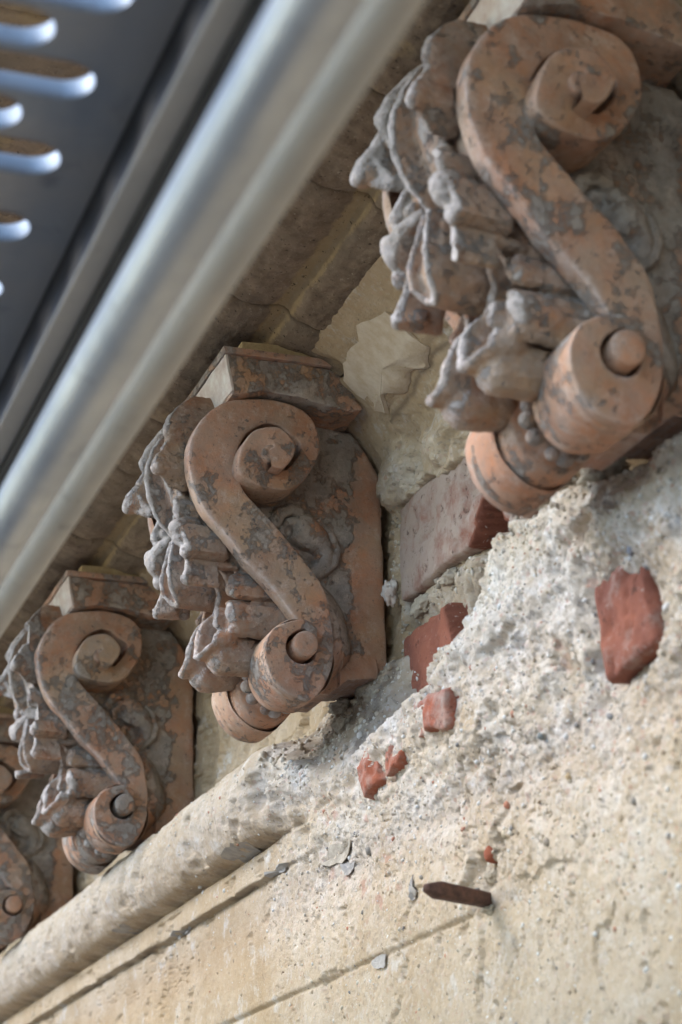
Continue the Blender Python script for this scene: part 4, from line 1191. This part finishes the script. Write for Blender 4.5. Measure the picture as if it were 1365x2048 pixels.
DZ = .565
deck = thing('scaffold_deck', (0, 0, 0), 'grey steel scaffold deck with embossed slots seen from below at top left', 'scaffold deck')
def make_deck():
    """plate pressed with staggered long slots; each slot has an upstanding rolled rim"""
    px = .0395 * 2; x0 = .8705 - .045; y1 = .2205
    slotL, hw = .082, .0175
    t = .0018
    V = []; F = []; RV = []; RF = []
    def v(x, y, z): V.append((x, y, z)); return len(V) - 1
    N = 24
    def slot_ring(cxx, ya, yb, r):
        pts = []
        for i in range(N):
            a = 2 * math.pi * (i + .5) / N
            c, s = math.cos(a), math.sin(a)
            pts.append((cxx + c * r, (yb - r if s > 0 else ya + r) + s * r))
        return pts
    def cell(xa, xb, ya, yb, slot):
        """rectangle with an optional slot cut out"""
        if slot is None:
            for z, fl in ((DZ, 1), (DZ + t, 0)):
                q = [v(xa, ya, z), v(xb, ya, z), v(xb, yb, z), v(xa, yb, z)]
                F.append(q[::-1] if fl else q)
            return
        cxx, sa, sb, r = slot
        ring = slot_ring(cxx, sa, sb, r)
        cyy = (ya + yb) / 2; ccx = (xa + xb) / 2
        outer = []
        for (x, y) in ring:     # push ring point outwards to the cell border
            dx, dy = (x - cxx) / r, (y - (sb - r if y > cyy else sa + r)) / r
            if abs(dy) < 1e-6: dy = 1e-6
            kx = ((xb - x) if dx > 0 else (xa - x)) / (dx if abs(dx) > 1e-6 else 1e-6)
            ky = ((yb - y) if dy > 0 else (ya - y)) / dy
            k = min(abs(kx), abs(ky)); outer.append((x + dx * k, y + dy * k))
        for z, fl in ((DZ, 1), (DZ + t, 0)):
            a = [v(x, y, z) for x, y in ring]; b = [v(x, y, z) for x, y in outer]
            for i in range(N):
                j = (i + 1) % N; f = [a[i], a[j], b[j], b[i]]
                # corner fill
                o1, o2 = outer[i], outer[j]
                if abs(o1[0] - o2[0]) > 1e-7 and abs(o1[1] - o2[1]) > 1e-7:
                    cxr = xb if (o1[0] + o2[0]) / 2 > ccx else xa
                    cyr = yb if (o1[1] + o2[1]) / 2 > cyy else ya
                    cc = v(cxr, cyr, z); f = [a[i], a[j], b[j], cc, b[i]]
                F.append(f if fl else f[::-1])
        # rolled rim, standing up from the plate
        base = len(RV)
        secs = [(0.0015, -.0004), (0, 0), (-.0012, .0025), (-.0014, .0085), (-.0006, .0098), (.0008, .0092), (.0006, .002)]
        for (dr, dz) in secs:
            for (x, y) in slot_ring(cxx, sa - 0, sb + 0, r + dr):
                RV.append((x, y, DZ + dz))
        for s_ in range(len(secs) - 1):
            for i in range(N):
                j = (i + 1) % N
                RF.append((base + s_ * N + i, base + s_ * N + j, base + (s_ + 1) * N + j, base + (s_ + 1) * N + i))
    slots = []
    colsY = []
    yb = .2205
    # column A ends at y=.189, column B is staggered and ends further out
    nA = 0
    for k in range(-7, 36):
        xa = x0 + px * (k - .25); xm = x0 + px * (k + .25); xb = x0 + px * (k + .75)
        # A half-cell row
        for (xl, xr, end) in ((xa, xm, .1890), (xm, xb, .1610)):
            yy = .2205
            cc = (xl + xr) / 2
            e = end
            cell(xl, xr, e + .011, .2205, None)
            for s_ in range(6):
                ya_ = e - slotL - .011 - .013
                cell(xl, xr, e - slotL - .012, e + .011, (cc, e - slotL, e, hw))
                e -= slotL + .023
    me = mesh_pd('deck_plate', V, F)
    me.transform(Matrix.Translation((0, 0, Z0)))
    o = link('deck_plate', me, M_DECK, deck, 30)
    # individual rims
    rings = 7 * N
    n = len(RV) // rings; RV2 = np.array(RV); fpr = len(RF) // n
    order = sorted(range(n), key=lambda i: RV2[i * rings:(i + 1) * rings, 0].mean() + 3 * abs(RV2[i * rings:(i + 1) * rings, 1].mean() - .15))
    base_me = None
    for i in order[:120]:
        vv = RV2[i * rings:(i + 1) * rings]; c = vv.mean(0); c[2] = DZ
        if base_me is None:
            ff = [tuple(a - i * rings for a in f) for f in RF[i * fpr:(i + 1) * fpr]]
            base_me = mesh_pd('slot_rim', vv - c, ff)
            base_me.materials.append(M_RIM)
        ob = link('slot_rim', base_me, None, deck)
        ob.location = (c[0], c[1], c[2] + Z0)
    rest = order[120:]
    if rest:
        vv = np.concatenate([RV2[i * rings:(i + 1) * rings] for i in rest]); vv[:, 2] += Z0
        ff = [tuple(a - i * rings + m * rings for a in f) for m, i in enumerate(rest) for f in RF[i * fpr:(i + 1) * fpr]]
        ob = link('slot_rims', mesh_pd('slot_rims', vv, ff), M_RIM, deck); ob['kind'] = 'stuff'
make_deck()

def bar(name, poly, x0, x1, mat, parent, bev=.0008):
    """long straight profile along x; poly in (y, z)"""
    bm = bmesh.new()
    a = [bm.verts.new((x0, y, z + Z0)) for y, z in poly]; b = [bm.verts.new((x1, y, z + Z0)) for y, z in poly]
    bm.faces.new(a); bm.faces.new(b[::-1])
    for i in range(len(poly)):
        j = (i + 1) % len(poly); bm.faces.new((a[j], a[i], b[i], b[j]))
    bmesh.ops.recalc_face_normals(bm, faces=bm.faces[:])
    bmesh.ops.bevel(bm, geom=[e for e in bm.edges if abs((e.verts[0].co - e.verts[1].co).normalized().x) > .9], offset=bev, segments=2, affect='EDGES')
    me = bpy.data.meshes.new(name); bm.to_mesh(me); bm.free()
    return link(name, me, mat, parent, 40)
XA, XB = .30, 4.2
bar('edge_web', [(.2175, .5660), (.2205, .5660), (.2060, .5020), (.2030, .5020)], XA, XB, M_BLACK, deck)  # web coloured black to stand for the shaded inner corner
bar('edge_flange', [(.1990, .4985), (.1990, .5015), (.2120, .5015), (.2120, .4985)], XA, XB, M_TUBE2, deck)
bar('edge_channel', [(.2122, .490), (.2122, .565), (.2440, .565), (.2440, .490)], XA, XB, M_BLACK, deck)

def tube(name, y, z, r, x0, x1, mat, label, wall_t=.0025):
    root = thing(name, (x0, y, z + Z0), label, 'scaffold tube')
    n = 40
    V = []; F = []
    for xx, rr in ((x0, r), (x1, r), (x1, r - wall_t), (x0, r - wall_t)):
        for i in range(n):
            a = 2 * math.pi * i / n; V.append((xx - x0, math.cos(a) * rr, math.sin(a) * rr))
    for s in range(4):
        for i in range(n):
            j = (i + 1) % n; s2 = (s + 1) % 4
            F.append((s * n + i, s2 * n + i, s2 * n + j, s * n + j))
    bm = bmesh.new(); vs = [bm.verts.new(v) for v in V]
    for f in F: bm.faces.new([vs[i] for i in f])
    bmesh.ops.recalc_face_normals(bm, faces=bm.faces[:])
    me = bpy.data.meshes.new(name); bm.to_mesh(me); bm.free()
    link('tube_wall', me, mat, root, 40)
    return root
tube('guard_rail', .1982, .4165, .0140, .25, 4.2, M_TUBE, 'bright galvanised guard rail tube running close across the view from top to left')
tube('guard_rail', .2360, .444, .0108, .25, 4.2, M_TUBE2, 'duller grey guard rail tube nearer the wall, beside the bright one')
